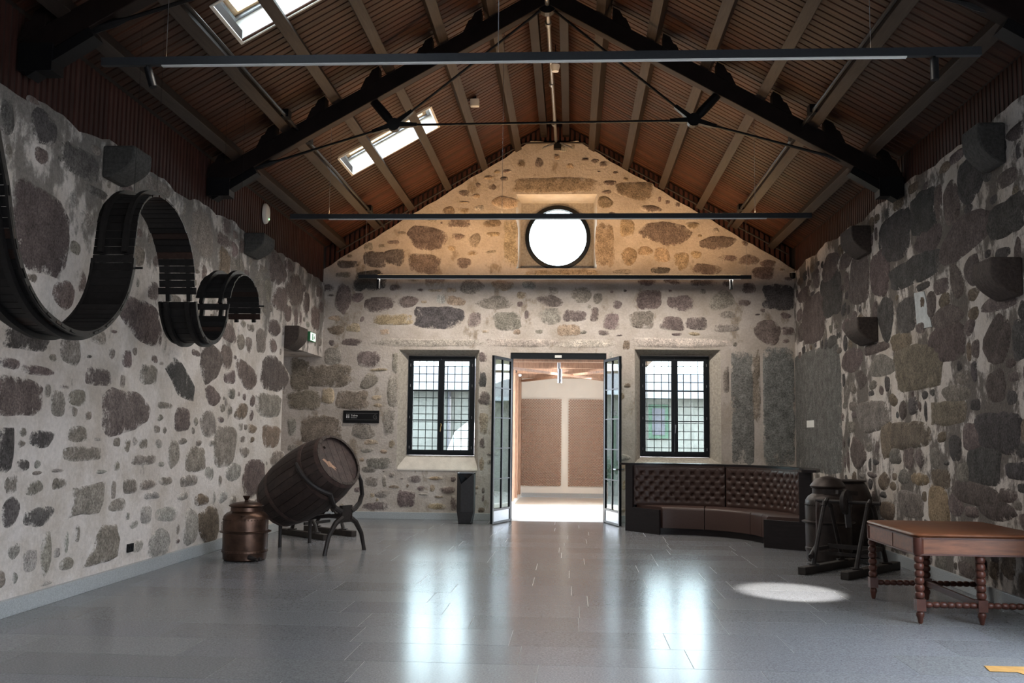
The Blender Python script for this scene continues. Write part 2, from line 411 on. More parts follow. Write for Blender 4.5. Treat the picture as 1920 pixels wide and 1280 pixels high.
# ---------------------------------------------------------------- rubble stones, each its own piece
TONE = dict(p=(.135, .108, .102), P=(.11, .088, .084), g=(.185, .165, .145), G=(.20, .18, .155), t=(.27, .215, .16), T=(.23, .19, .15), k=(.085, .078, .076),
            K=(.07, .065, .064), l=(.26, .245, .225), b=(.165, .13, .10), B=(.165, .138, .11), o=(.25, .19, .125), O=(.19, .16, .135), L=(.32, .285, .25), S=(.12, .12, .115))
FAR_STONES='''-274,331,104,8,L -94,331,65,8,L 27,331,54,8,L 202,333,88,9,L 315,214,20,102,S 381,216,28,105,S -280,535,35,24,p -342,497,19,17,k -378,491,22,17,k -432,482,22,9,k -286,483,33,18,p -207,484,13,10,p -186,529,11,14,g -218,535,12,7,p -216,561,26,9,p -154,562,17,8,b -132,602,25,12,t -237,585,12,9,b -209,619,10,7,p -154,631,10,7,p -182,635,6,5,p -132,647,8,4,p -344,524,13,4,p -367,517,8,5,g -392,516,11,7,g -191,503,10,6,t -231,512,10,5,t -152,540,12,5,t -118,524,13,45,T -439,461,15,6,g -429,497,6,4,g -328,542,8,4,g -251,561,3,4,p -270,566,10,3,g -209,585,12,7,t -163,650,9,4,t -146,661,6,4,t -127,662,9,4,p -208,602,11,2,t -185,614,8,5,t 116,621,35,17,b 70,638,14,6,p 176,537,48,21,p 275,523,31,14,p 226,555,13,8,b 149,588,20,7,p 60,518,17,39,T 62,602,15,12,b 41,681,8,5,p 58,674,8,7,p 80,658,6,3,p 100,645,6,4,b 23,684,8,3,p 49,660,4,2,p 101,551,14,18,t 106,499,17,18,t 137,506,14,10,t 167,498,17,13,t 204,489,15,16,t 231,500,10,8,t 167,470,18,7,k 96,467,21,5,g 251,472,26,10,p 291,493,17,7,p 330,490,21,11,p 364,484,15,8,p 358,465,22,13,p 269,546,6,5,g 164,607,3,6,p 178,601,6,4,p 197,596,6,5,p 63,621,9,4,p 239,536,4,3,b 322,521,7,5,p 391,471,5,4,p 400,454,10,4,p -388,449,29,19,K -436,413,17,30,p -410,417,13,9,p -369,405,28,14,P -311,410,19,11,p -344,374,37,11,o -254,379,43,21,K -185,375,14,13,p -189,439,24,13,g -134,441,20,11,t -146,408,33,14,g -123,373,24,18,g -86,385,5,8,p -340,436,11,7,p -290,432,7,3,p -260,431,15,4,t -229,432,10,6,t -250,414,10,9,l -222,411,17,9,t -401,375,5,6,p -454,377,12,6,t -451,354,16,9,b -416,358,14,9,t -420,331,22,7,P -458,329,6,6,p -454,304,19,16,g -387,299,26,16,p -383,257,20,14,g -366,279,15,3,t -368,226,10,5,t -367,212,10,4,t -169,304,8,10,P -168,262,7,15,K -165,228,11,14,P -262,455,20,9,p -164,353,8,4,t -283,409,6,3,t -303,450,13,2,g -463,421,8,3,p -105,352,8,5,t 16,423,21,14,g -45,412,26,12,p -43,383,22,15,g 3,382,22,12,p 41,385,9,14,p 47,417,9,11,g 74,373,16,16,p 85,405,9,8,p 146,415,23,20,p 131,377,21,17,g 201,407,24,15,p 141,447,20,6,p 188,448,17,6,p -8,356,23,11,t 21,352,6,4,g 58,351,10,5,p -63,353,8,5,g 88,347,7,2,p 195,349,10,3,p -38,431,11,7,g -99,405,6,5,p 99,431,3,3,k 74,429,3,3,p 183,431,4,3,p 31,401,4,5,g 384,420,29,22,K 362,354,23,23,p 399,356,15,8,p 395,385,11,6,p 320,408,13,6,p 329,437,15,10,p 277,414,22,21,g 288,386,16,7,g 286,362,24,8,g 244,446,24,7,p 186,369,25,13,P 231,370,20,13,P 243,430,6,5,g 344,387,5,2,p 354,395,5,4,p 290,445,10,6,p 396,338,7,5,p 302,331,5,5,g 285,266,6,25,g 340,252,9,64,O -518,268,19,30,B -463,267,45,20,B -507,220,31,18,B -462,228,14,15,t -416,221,31,17,B -530,171,9,17,g -473,165,39,23,B -395,162,22,15,g -378,142,15,5,t -383,126,14,5,g -353,125,7,4,t -360,104,22,11,g -525,129,11,8,g -394,109,5,4,t -339,238,10,29,G -344,181,11,25,G -338,139,7,8,t -335,293,6,21,G -165,179,9,19,T -167,144,7,11,p -168,104,5,12,t -380,91,14,7,g -375,69,13,10,g -294,74,14,7,p -254,76,15,4,o -282,57,9,5,p -260,58,6,7,t -230,55,17,7,p -307,37,22,14,p -354,46,15,7,g -366,23,27,8,p -249,24,17,6,o -248,42,10,3,b -331,60,10,5,b -306,62,3,5,b -351,70,5,11,g -337,81,6,5,g -322,10,14,2,o -270,9,13,3,b -373,43,5,5,t -276,46,9,2,g -402,53,5,5,p -405,19,5,4,t -318,75,3,2,p -352,88,3,2,p -219,31,6,14,p -363,35,3,3,t -220,75,5,5,p -164,55,3,6,p -164,40,3,7,p -33,635,81,14,T -20,464,77,7,t'''
LEFT_STONES='''780,417,10,15,k 840,337,43,36,P 838,426,20,14,k 903,413,38,13,k 818,445,10,3,p 836,400,11,8,p 939,393,22,5,k 998,415,21,7,p 1082,436,36,8,g 934,435,11,5,g 785,388,5,8,g 887,282,18,14,p 1033,348,22,12,g 1054,277,56,22,P 1224,406,36,26,g 828,236,34,11,K 906,235,17,14,g 959,249,16,8,g 807,212,16,5,p 854,209,26,4,p 822,184,38,17,P 869,192,6,6,g 888,181,13,12,g 923,188,18,8,g 920,174,5,5,g 946,171,7,5,g 964,211,28,9,p 1077,221,24,11,g 1026,176,58,21,P 1026,233,11,10,p 1043,243,6,4,g 990,236,7,5,g 943,229,6,2,k 806,140,14,17,K 832,154,6,4,g 864,148,20,8,k 927,153,20,8,g 943,133,38,8,g 1011,144,9,5,g 1035,142,8,8,g 1054,146,6,5,l 1076,143,13,6,g 835,125,10,6,k 858,126,6,4,l 859,118,8,2,g 1078,125,32,6,g 1013,120,9,5,g 1110,159,9,5,g 993,259,7,2,p 831,144,5,3,g 968,148,8,2,l 898,197,9,2,g 1095,239,8,5,p 1174,220,46,28,G0 1271,248,33,25,P 1279,205,27,14,p 1183,170,26,15,p 1270,168,31,16,g 1338,140,41,25,g 1232,123,40,14,g 1160,129,18,16,g 1417,242,44,20,p 1549,250,76,25,P 1531,202,64,18,g 1542,152,52,17,b 1396,187,28,11,b 1327,261,22,17,p 1343,233,25,9,p 1355,211,15,8,g 1321,189,11,6,g 1351,187,9,6,g 1474,299,24,19,g 1538,323,36,13,p 1536,294,18,12,p 1418,284,15,13,g 1383,286,16,12,g 1336,294,25,12,p 1426,311,18,6,g 1218,256,15,4,p 1187,145,13,4,g 1239,142,11,4,g 1288,143,16,5,g 1416,129,23,8,g 1452,162,22,7,b 1398,165,9,6,g 1419,165,8,5,g 1407,148,16,5,g 1449,146,12,5,b 1131,158,6,4,g 1117,172,9,4,g 1117,143,10,5,l 1227,169,7,6,g 1218,158,5,5,g 1369,101,32,12,l 1281,103,18,9,l 1215,97,32,7,g 1583,112,45,15,g 1126,187,23,4,g 1408,208,8,5,p 1382,211,7,4,p 1315,174,14,4,p 1445,205,14,9,p 822,86,13,13,k 865,79,24,9,k 855,105,15,6,g 819,111,11,8,g 954,89,39,18,K1 1018,79,19,7,g 1009,96,6,9,g 1046,97,20,8,g 1090,97,21,6,g 1091,64,19,9,l 990,40,40,23,g2 882,45,9,19,g 855,42,12,11,l 920,32,13,6,g 898,106,14,6,g 1104,84,23,4,l 1073,32,13,8,l 901,43,6,5,l 1044,66,6,5,l 812,32,6,7,g 833,30,4,5,l 885,18,11,2,l 917,51,5,11,l 1062,56,11,5,l 893,119,10,2,l 981,115,12,2,l 829,52,10,7,l 1143,99,20,5,g 1461,90,51,27,P 1195,78,18,5,l 1257,70,25,8,b 1335,68,19,8,l 1152,60,32,8,l 1133,31,29,16,l 1284,34,36,24,b 1223,40,23,20,l 1302,69,6,9,l 1377,62,14,6,g 1454,53,35,6,p 1551,419,47,23,p 1653,401,44,27,p 1567,374,37,20,p 1500,377,16,19,g 1458,382,22,18,g 1613,357,18,16,p 1661,358,11,15,p 1725,389,19,18,p 1787,368,29,21,p 1302,387,24,18,b 1299,417,28,8,p 1308,437,20,11,p 1344,433,11,6,p 1370,422,13,12,p 1343,412,15,10,p 1610,436,30,10,p 1707,413,17,7,p 1829,395,15,12,p 1358,393,28,10,g 1470,407,28,5,g 1485,345,10,5,g 1689,357,7,13,p 1519,352,8,6,g 1811,420,23,12,p 1475,428,15,5,g 1394,388,16,5,p'''
RIGHT_STONES='''1701,206,140,92,S 1272,416,54,26,K 1171,424,40,22,K 1032,426,30,19,k 1055,369,64,20,P 950,368,39,16,K 1083,415,20,23,p 1122,423,12,17,p 1201,461,16,6,b 1100,458,17,6,b 1258,455,22,7,b 924,443,17,7,p 1066,461,19,6,p 1161,385,41,15,P 1350,436,6,10,p 929,389,7,4,b 977,392,8,4,k 1209,361,79,15,K 1429,385,51,36,P 1593,386,60,32,K 1691,360,80,37,P 1339,379,37,27,P 1317,316,29,25,k 1240,310,34,20,k 1585,431,42,20,p 1500,425,35,11,p 1483,274,50,15,p 1775,412,38,12,p 1678,426,20,14,p 1366,280,57,7,p 1262,280,37,11,b 1340,256,52,12,g 1207,243,72,24,B 1152,311,15,14,p 1589,310,25,10,k 1499,395,13,13,p 1595,332,11,7,g 1559,334,10,5,g 1546,294,13,5,g 1178,337,21,5,k 1732,428,17,5,p 1870,424,20,18,p 1076,328,18,19,p 1123,329,23,8,p 1045,274,14,8,p 982,257,29,20,P 1114,262,51,18,P 952,229,11,4,p 988,209,22,14,P 1038,227,8,9,k 926,276,7,10,k 933,250,13,18,K 948,216,10,5,p 1034,286,12,7,b 977,289,39,7,p 1070,222,15,6,g 1111,312,16,8,b 1103,291,42,12,p 1387,190,64,24,g 1434,242,26,12,p 1380,232,18,6,g 1461,136,33,22,p 1491,175,23,8,g 1324,158,25,21,b 1244,162,69,15,B 1293,136,21,10,g 1242,136,18,14,p 1204,136,17,11,p 1264,111,22,9,g 1344,104,23,11,b 1396,109,20,4,p 1405,146,13,7,g 1205,110,26,7,o 1305,97,13,6,b 1296,209,17,8,b 1534,190,9,6,p 1480,206,20,6,g 1524,208,9,5,g 1512,226,7,6,g 1506,242,9,5,g 1444,106,13,4,g 1476,232,17,8,g 1091,207,38,9,g 1112,187,48,12,B 986,165,46,17,K 1047,160,25,12,p 1023,132,39,17,K 1072,122,20,10,g 953,197,11,7,k 940,148,10,7,k 951,129,19,8,K 1043,102,57,12,P 1141,113,29,10,b 1147,84,33,19,o 971,105,18,7,p 1121,132,8,3,k 1155,137,13,11,g 1193,91,7,6,b 1133,160,13,6,b 1058,83,17,6,p 1243,80,39,17,g 1329,65,31,10,b 1097,88,21,11,p 995,89,37,10,P 1357,18,16,6,g 1336,5,16,6,g 1300,21,11,5,g 1235,26,13,4,b 1147,25,15,10,g 1005,43,10,5,p 949,97,9,4,g 973,41,15,13,b 1006,30,13,8,b 1104,23,5,4,g'''
LEFT_POLYS=[[(11.46, 2.47), (11.73, 2.42), (11.99, 2.27), (12.21, 2.12), (12.19, 1.93), (11.67, 1.99), (11.46, 2.15), (11.23, 2.29)], [(9.21, 1.02), (9.91, 1.06), (9.9, 0.84), (9.81, 0.74), (9.41, 0.74), (9.17, 0.74), (9.27, 0.87)], [(9.88, 0.63), (10.19, 0.59), (10.28, 0.44), (10.25, 0.25), (9.87, 0.22), (9.52, 0.22), (9.69, 0.4), (9.78, 0.54)]]

def stone(parent, key, u, v, hu, hv, tone, poly=None):
    fn = FN[key]; big = {'f': 1.08, 'l': 1.10, 'r': 1.16}[key]
    n = 24 if max(hu, hv) > .2 else 14; pts = []
    e = 3.2 if tone.isupper() else 2.5
    if tone in 'LTGOBK': e = 5
    if tone == 'S': e = 14
    ph = [rnd(0, 6.3) for _ in range(4)]; am = .05 if 3 < e < 10 else .11 if e < 3 else .012
    if poly:
        u = sum(p[0] for p in poly) / len(poly); v = sum(p[1] for p in poly) / len(poly)
        for i, p in enumerate(poly):
            q = poly[(i + 1) % len(poly)]
            for t in (0, .5): pts.append((p[0] + (q[0] - p[0]) * t - u + rnd(-.012, .012), p[1] + (q[1] - p[1]) * t - v + rnd(-.012, .012)))
        n = len(pts)
    else:
        if e < 4:                                     # irregular polygon with slightly rounded corners
            m = random.choice((4, 4, 5, 5, 6)); cs = []
            for i in range(m):
                if m == 4: a = math.pi / 4 + i * math.pi / 2 + rnd(-.22, .22)
                else: a = 2 * math.pi * (i + rnd(-.3, .3)) / m + ph[0]
                ca, sa = math.cos(a), math.sin(a); r = (abs(ca) ** 5 + abs(sa) ** 5) ** (-.2) * rnd(.92, 1.14); cs.append((hu * r * ca * big, hv * r * sa * big))
            for i in range(m):
                p, q, o_ = cs[i], cs[(i + 1) % m], cs[i - 1]; nx = max(3, round(n / m))
                for k in range(nx):
                    t = k / nx; x, y_ = p[0] + (q[0] - p[0]) * t, p[1] + (q[1] - p[1]) * t; c_ = 1 + .10 * math.sin(math.pi * t)
                    if k == 0: x, y_ = p[0] * .90 + (q[0] + o_[0]) * .05, p[1] * .90 + (q[1] + o_[1]) * .05
                    pts.append((x * c_ * rnd(.95, 1.05), y_ * c_ * rnd(.95, 1.05)))
            n = len(pts)
        else:
          for i in range(n):
            a = 2 * math.pi * i / n; ca, sa = math.cos(a), math.sin(a)
            r = (abs(ca) ** e + abs(sa) ** e) ** (-1 / e)
            r *= 1 + am * (math.sin(2 * a + ph[0]) + math.sin(3 * a + ph[1]) * .8 + math.sin(5 * a + ph[2]) * .6) + (rnd(-.07, .07) if e < 10 else rnd(-.01, .01))
            pts.append((hu * r * ca * big, hv * r * sa * big))
    h = rnd(.010, .022) * (1 if max(hu, hv) > .12 else .7)
    if tone in 'SO': h = .008
    vs, fs, rim = [], [], []
    sm = min(hu, hv); w = max(.35, 1 - .045 / max(sm, .02)); w = min(w, .9)
    for k, (sc, dh, rv) in enumerate(((1.0, -.004, 0.0), (1 - (1 - w) * .5, h * .75, .35), (w * .92, h, .72), (w * .5, h * 1.15, 1.0))):
        for a, b in pts:
            vs.append((a * sc, b * sc, dh + (rnd(-.002, .002) if k else 0))); rim.append(rv)
    vs.append((0, 0, h * 1.15)); rim.append(1.0)
    for k in range(3):
        for i in range(n): fs.append((k * n + i, k * n + (i + 1) % n, (k + 1) * n + (i + 1) % n, (k + 1) * n + i))
    for i in range(n): fs.append((3 * n + i, 3 * n + (i + 1) % n, 4 * n))
    me = bpy.data.meshes.new('stone'); o3, M = fn(u, v)
    me.from_pydata(vs, [], fs); me.materials.append(M_STONE[key])
    at = me.attributes.new('rim', 'FLOAT', 'POINT'); at.data.foreach_set('value', rim)
    me.polygons.foreach_set('use_smooth', [True] * len(me.polygons))
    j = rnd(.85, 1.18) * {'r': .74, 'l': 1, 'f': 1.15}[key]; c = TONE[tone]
    return inst(me, 'stone', parent, Matrix.Translation(o3) @ M, tuple(x * j * rnd(.975, 1.025) for x in c))
MF = Matrix(((1, 0, 0), (0, 0, -1), (0, 1, 0))).to_4x4()      # u=+X, v=+Z, out=-Y
ML = Matrix(((0, 0, 1), (1, 0, 0), (0, 1, 0))).to_4x4()       # u=+Y, v=+Z, out=+X
MR = Matrix(((0, 0, -1), (-1, 0, 0), (0, 1, 0))).to_4x4()     # u=-Y, v=+Z, out=-X
FN = {'f': lambda u, v: (V((u, D, v)), MF), 'l': lambda u, v: (V((XL, u, v)), ML), 'r': lambda u, v: (V((XR, u, v)), MR)}
def parse(t):
    out = []
    for s in t.split():
        a = s.split(','); out.append([int(k) / 100 for k in a[:4]] + [a[4][0], a[4][1:]])
    return out
def lay(parent, key, data, polys, umin, umax, top, holes, fill, tones, lim, small):
    placed = [(a, b, c, d) for a, b, c, d, *_ in data]
    for a, b, c, d, t, k in data:
        stone(parent, key, a, b, c, d, t, polys[int(k) - 1 if len(polys) > 1 else 0] if k else None)
    cnt = len(data); tries = 0
    while cnt < lim and tries < 9000:
        tries += 1
        big = small * (1.6 if tries < 2500 else 1.0)
        hu, hv = rnd(.03, .11) * big, rnd(.025, .075) * big
        u, v = rnd(umin, umax), rnd(.16, 7.1)
        if v + hv > min(top(u - hu), top(u + hu)) - .03: continue
        if any(h[0] - hu - .04 < u < h[1] + hu + .04 and h[2] - hv - .04 < v < h[3] + hv + .04 for h in holes): continue
        gap = fill
        if any(abs(u - a) < hu + c + gap and abs(v - b) < hv + d + gap for a, b, c, d in placed): continue
        placed.append((u, v, hu, hv)); cnt += 1
        stone(parent, key, u, v, hu, hv, random.choice(tones))
HF = HOLES + [(-5.9, -5.4, 0, 8)]
lay(wall_far, 'f', parse(FAR_STONES), [], -5.35, 4.05, gable, HF, .03, 'tblgtbp', 290, .85)
lay(wall_left, 'l', parse(LEFT_STONES), LEFT_POLYS, 7.6, 18.3, lambda y: 4.4, [(15.9, 18.6, 0, 3.1), (6.8, 8.6, 0, 0)], .045, 'pgggl', 285, .9)
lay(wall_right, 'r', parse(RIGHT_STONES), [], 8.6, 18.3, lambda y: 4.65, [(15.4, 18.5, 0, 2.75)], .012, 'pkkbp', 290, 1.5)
for a, b, nm in ((10.9, 11.25, ''),):
    pass
mb = MB().prism([(XR - .012, 12.05, 3.33), (XR - .012, 11.72, 3.30), (XR - .012, 11.50, 2.86), (XR - .012, 11.98, 2.88)], (.02, 0, 0))
mb.build('mortar_patch', M_PATCH, wall_right, label='pale blue-white mortar patch')

# ---------------------------------------------------------------- floor tiles, skirtings
mb = MB().box((-.8, 6.9, -.0525), (10.4, 24.7, .1)); floor = mb.build('floor', M_GROUT, kind='structure')
row = .605; y = 3.9; k = 0; shared = {}
while y < D - .02:
    y1 = min(y + row, D); x = XL + rnd(-1.1, -.1) if y < 15.5 else -5.8 - rnd(0, .3)
    xmin = XL if y < 15.5 else -5.8
    while x < XR:
        L_ = random.choice((1.2, 1.2, 1.5, .9)); a, b = max(x, xmin), min(x + L_, XR)
        if b - a > .05:
            key = (round(b - a, 3), round(y1 - y, 3))
            if key not in shared:
                g = .0026; me = MB().box((0, 0, -.006), (b - a - 2 * g, y1 - y - 2 * g, .012)).mesh('floor_tile', M_FLOOR)
                shared[key] = me
            s = rnd(.88, 1.1)
            inst(shared[key], 'floor_tile', floor, Matrix.Translation(((a + b) / 2, (y + y1) / 2, 0)), (s, s, s * rnd(.98, 1.03)))
        x += L_
    y = y1
MB().box((0, -.35, -.008), (9.4, 8.5, .012)).build('floor_slab', M_FLOOR, floor, color=(1, 1, 1))
MB().box((XL + .02, 5.8, .07), (.05, 20.3, .14)).build('baseboard_left', M_SKIRT, kind='structure', bevel=.004)
MB().box((XR - .012, 13.0, .07), (.04, 11.0, .14)).build('baseboard_right', M_SKIRT, kind='structure', bevel=.004)
b = MB().box((-3.48, D - .015, .065), (4.62, .04, .13)); b.box((2.39, D - .015, .065), (3.44, .04, .13))
b.build('baseboard_far', M_SKIRT, kind='structure', bevel=.004)

# ---------------------------------------------------------------- roof: deck, boards, purlins
SKY = [(9.25, 10.17), (14.65, 15.6)]; SX = (-3.60, -2.20)
mb = MB(); T = .10
def deck(x0, x1, y0, y1):
    z0, z1 = roofz(x0) + .03, roofz(x1) + .03
    mb.prism([(x0, y0, z0), (x1, y0, z1), (x1, y0, z1 + T), (x0, y0, z0 + T)], (0, y1 - y0, 0))
deck(RX, 4.75, -4.7, 19.6)
ys = [-4.7, -1.55, -.65, 3.85, 4.77, 9.25, 10.17, 14.65, 15.6, 19.6]
for i in range(9):
    if i % 2: deck(-5.5, SX[0], ys[i], ys[i + 1]); deck(SX[1], RX, ys[i], ys[i + 1])
    else: deck(-5.5, RX, ys[i], ys[i + 1])
ceiling = mb.build('ceiling', M_DECK, kind='structure')
def board_mesh(x0, x1):
    a, b = V((x0, 0, roofz(x0))), V((x1, 0, roofz(x1))); w = .0575
    t = (b - a).normalized(); up = V((0, 1, 0)).cross(t)
    if up.z < 0: up = -up
    o = MB(); pr = [(-w, .024), (w, .024), (w, .012), (w - .010, 0), (-w + .010, 0), (-w, .012)]
    o.prism([a + V((0, p, 0)) + up * q for p, q in pr], b - a)
    return o.mesh('ceiling_board', M_BOARD)
full_l, full_r = board_mesh(-4.72, RX), board_mesh(RX, 4.10)
low, high = board_mesh(-4.72, SX[0]), board_mesh(SX[1], RX)
y = 4.0
while y < 18.45:
    def bc():
        s = rnd(.72, 1.22); return (s, s * rnd(.92, 1.05), s * rnd(.9, 1.1))
    insky = any(a < y < b for a, b in SKY + [(3.85, 4.77)])
    for me in ([low, high] if insky else [full_l]) + [full_r]:
        inst(me, 'ceiling_board', ceiling, Matrix.Translation((0, y, 0)), bc())
    y += .124
nrm = {-1: V((-SL, 0, 1)).normalized(), 1: V((SL, 0, 1)).normalized()}
PX = [(-4.47, 'lowest', -1), (-3.82, 'second lowest', -1), (-3.17, 'third lowest', -1), (-2.47, 'fourth lowest', -1), (-1.78, 'fifth lowest', -1), (-1.14, 'topmost', -1),
      (3.78, 'lowest', 1), (3.11, 'second lowest', 1), (2.46, 'third lowest', 1), (1.76, 'fourth lowest', 1), (1.08, 'fifth lowest', 1), (.44, 'topmost', 1)]
for x, nm, s in PX:
    n_ = nrm[s]; c = V((x, 0, roofz(x))) - n_ * .105
    up = n_; mb = MB().beam(c + V((0, -4.4, 0)), c + V((0, 18.42, 0)), .13, .20, up)
    o = mb.build('roof_purlin', M_PURLIN, bevel=.006)
    tag(o, '%s grey-brown purlin under the boards of the roof slope %s' % (nm, 'with the skylights' if s < 0 else 'without skylights'), 'beam', 'purlins under the roof boards')
for x, nm in ((-.56, 'skylight'), (-.14, 'plain')):
    o = MB().box((x, 7.0, 7.37), (.13, 22.8, .24)).build('ridge_beam', M_TRUSS, bevel=.006)
    tag(o, 'dark ridge beam on the %s side of the ridge pipe' % nm, 'beam', 'paired beams along the ridge')

# ---------------------------------------------------------------- vertical cladding battens
def batten(h): 
    w = .036; o = MB(); o.prism([(-w, -.012, 0), (-w * .7, .018, 0), (w * .7, .018, 0), (w, -.012, 0)], (0, 0, h)); return o.mesh('batten', M_CLAD)
tl = MB().box((XL - .06, 7.0, 4.85), (.06, 23, 1.2)).build('trim_1', M_DECK, kind='structure')
tr = MB().box((XR + .05, 7.0, 4.95), (.06, 23, 1.0)).build('trim_2', M_DECK, kind='structure')
tr['kind'] = 'structure'
bl, br_ = batten(.84), batten(.68)
RZ = lambda a: Matrix.Rotation(R(a), 4, 'Z')
y = 6.2
while y < 18.42:
    s = rnd(.8, 1.2); inst(bl, 'batten', tl, Matrix.Translation((XL - .030, y, 4.30)) @ RZ(-90), (s, s, s))
    s = rnd(.8, 1.2); inst(br_, 'batten', tr, Matrix.Translation((XR + .030, y, 4.56)) @ RZ(90), (s, s, s))
    y += .098
mb = MB()
xs = [-4.9, -4.78, -.82, RX, .08, 4.14, 4.2]
for a, b in zip(xs, xs[1:]): mb.quad((a, D + .06, gable(a) - .15), (b, D + .06, gable(b) - .15), (b, D + .06, roofz(b) + .08), (a, D + .06, roofz(a) + .08))
tg = mb.build('trim_3', M_DECK, kind='structure')
x = -4.72
while x < 4.08:
    z0 = gable(x) - .08; z1 = roofz(x) - .0; w = .036; o = MB()
    dz = lambda d: (gable(x + d) - gable(x)); rz = lambda d: roofz(x + d) - roofz(x)
    yb = D + .012
    o.add([(x - w, yb + .05, z0 + dz(-w)), (x - w * .7, yb, z0 + dz(-w)), (x + w * .7, yb, z0 + dz(w)), (x + w, yb + .05, z0 + dz(w)),
           (x - w, yb + .05, z1 + rz(-w)), (x - w * .7, yb, z1 + rz(-w)), (x + w * .7, yb, z1 + rz(w)), (x + w, yb + .05, z1 + rz(w))],
          [(0, 1, 5, 4), (1, 2, 6, 5), (2, 3, 7, 6), (3, 2, 1, 0), (4, 5, 6, 7)])
    s = rnd(.8, 1.2); o.build('batten', M_CLAD, tg, color=(s, s, s)); x += .094

# ---------------------------------------------------------------- skylights
for (y0, y1), nm in zip(SKY, ('window_4', 'window_5')):
    w = frame(nm, (-2.9, (y0 + y1) / 2, roofz(-2.9)))
    n_ = nrm[-1]; t = V((1, 0, SL)).normalized(); P = lambda x, y, h: V((x, y, roofz(x))) + n_ * h
    def ring(name, m, x0, x1, ya, yb, wd, h0, h1, par=w):
        o = MB()
        for (a, b, c, d) in ((x0, x0 + wd, ya, yb), (x1 - wd, x1, ya, yb), (x0 + wd, x1 - wd, ya, ya + wd), (x0 + wd, x1 - wd, yb - wd, yb)):
            o.add([P(a, c, h0), P(b, c, h0), P(b, d, h0), P(a, d, h0), P(a, c, h1), P(b, c, h1), P(b, d, h1), P(a, d, h1)],
                  [(3, 2, 1, 0), (4, 5, 6, 7), (0, 1, 5, 4), (1, 2, 6, 5), (2, 3, 7, 6), (3, 0, 4, 7)])
        return o.build(name, m, par)
    ring('shaft_lining', M_WHITE, SX[0] - .02, SX[1] + .02, y0 - .02, y1 + .02, .03, -.01, .30)
    ring('window_frame', M_ALU, SX[0], SX[1], y0, y1, .06, .24, .30)
    sash = ring('sash', M_SKYWOOD, SX[0] + .06, SX[1] - .06, y0 + .06, y1 - .06, .05, .27, .34)
    o = MB().add([P(a, b, .31) for a, b in ((SX[0] + .05, y0 + .05), (SX[1] - .05, y0 + .05), (SX[1] - .05, y1 - .05), (SX[0] + .05, y1 - .05))], [(0, 1, 2, 3)])
    o.build('pane', M_GLASS, sash)

# ---------------------------------------------------------------- roof trusses
def truss(Y, label):
    T_ = thing('roof_truss', label, 'truss', (RX, Y, 7.2), 'roof trusses')
    for s, xe in ((-1, -4.74), (1, 4.10)):
        pl = [(RX, Y - .08, roofz(RX) - .22), (xe, Y - .08, roofz(xe) - .22), (xe, Y - .08, roofz(xe) - .47), (RX, Y - .08, roofz(RX) - .47)]
        MB().prism(pl, (0, .16, 0)).build('rafter', M_TRUSS, T_, bevel=.008)
        for x, nm, ss in PX:
            if ss == s:
                u = -s; z = roofz(x)
                o = MB(); q = lambda dx, h: (x + u * -dx * s * s, Y - .10, roofz(x + u * -dx) - h)
                o.prism([q(.06, .24), q(.06, .06), q(.15, .06), q(.19, .12), q(.23, .12), q(.30, .24)], (0, .20, 0)).build('cleat', M_TRUSS, T_)
        hx = xe - s * .28
        o = MB().box((xe - s * .14, Y, roofz(xe) - .40), (.30, .20, .24)); o.beam((xe - s * .05, Y, roofz(xe) - .53), (xe - s * .62, Y, roofz(xe) - .18), .18, .09)
        o.build('heel_shoe', M_BLACK, T_)
    nl, nr, ap = V((-2.33, Y, 5.57)), V((1.53, Y, 5.60)), V((RX, Y, 7.16))
    hl, hr = V((-4.42, Y, 4.93)), V((3.78, Y, 4.97))
    for nd, he, s in ((nl, hl, -1), (nr, hr, 1)):
        o = MB().tube([nd, he], .019, 8); o.tube([he, he + (nd - he) * .22], .038, 8); o.tube([he + (nd - he) * .22, he + (nd - he) * .27], [.038, .019], 8); o.build('tie_rod', M_BLACK, T_, smooth=True)
        MB().tube([nd, ap], .018, 8).build('tie_rod', M_BLACK, T_, smooth=True)
        top = V((-2.72 if s < 0 else 1.92, Y, 6.02)); m1 = nd + (top - nd) * .5
        MB().tube([nd, nd + (top - nd) * .25, m1, top], [.04, .062, .062, .05], 10).build('strut', M_BLACK, T_, smooth=True)
        o = MB().tube([nd + V((0, -.05, 0)), nd + V((0, .05, 0))], .085, 14)
        for q in (he, ap, nl if s > 0 else nr, top):
            dv = (q - nd).normalized(); o.beam(nd, nd + dv * .30, .07, .10, (0, 1, 0), .045, .05)
        o.build('node_plate', M_BLACK, T_)
    MB().tube([nl, nr], .017, 8).build('tie_rod', M_BLACK, T_, smooth=True)
    o = MB().tube([ap + V((0, -.06, 0)), ap + V((0, .06, 0))], .13, 14); o.build('apex_plate', M_BLACK, T_)
    return T_
truss(12.4, 'dark timber roof truss with iron tie rods spanning the hall')
truss(8.0, 'dark timber roof truss at the upper left edge of the picture, mostly cut off')
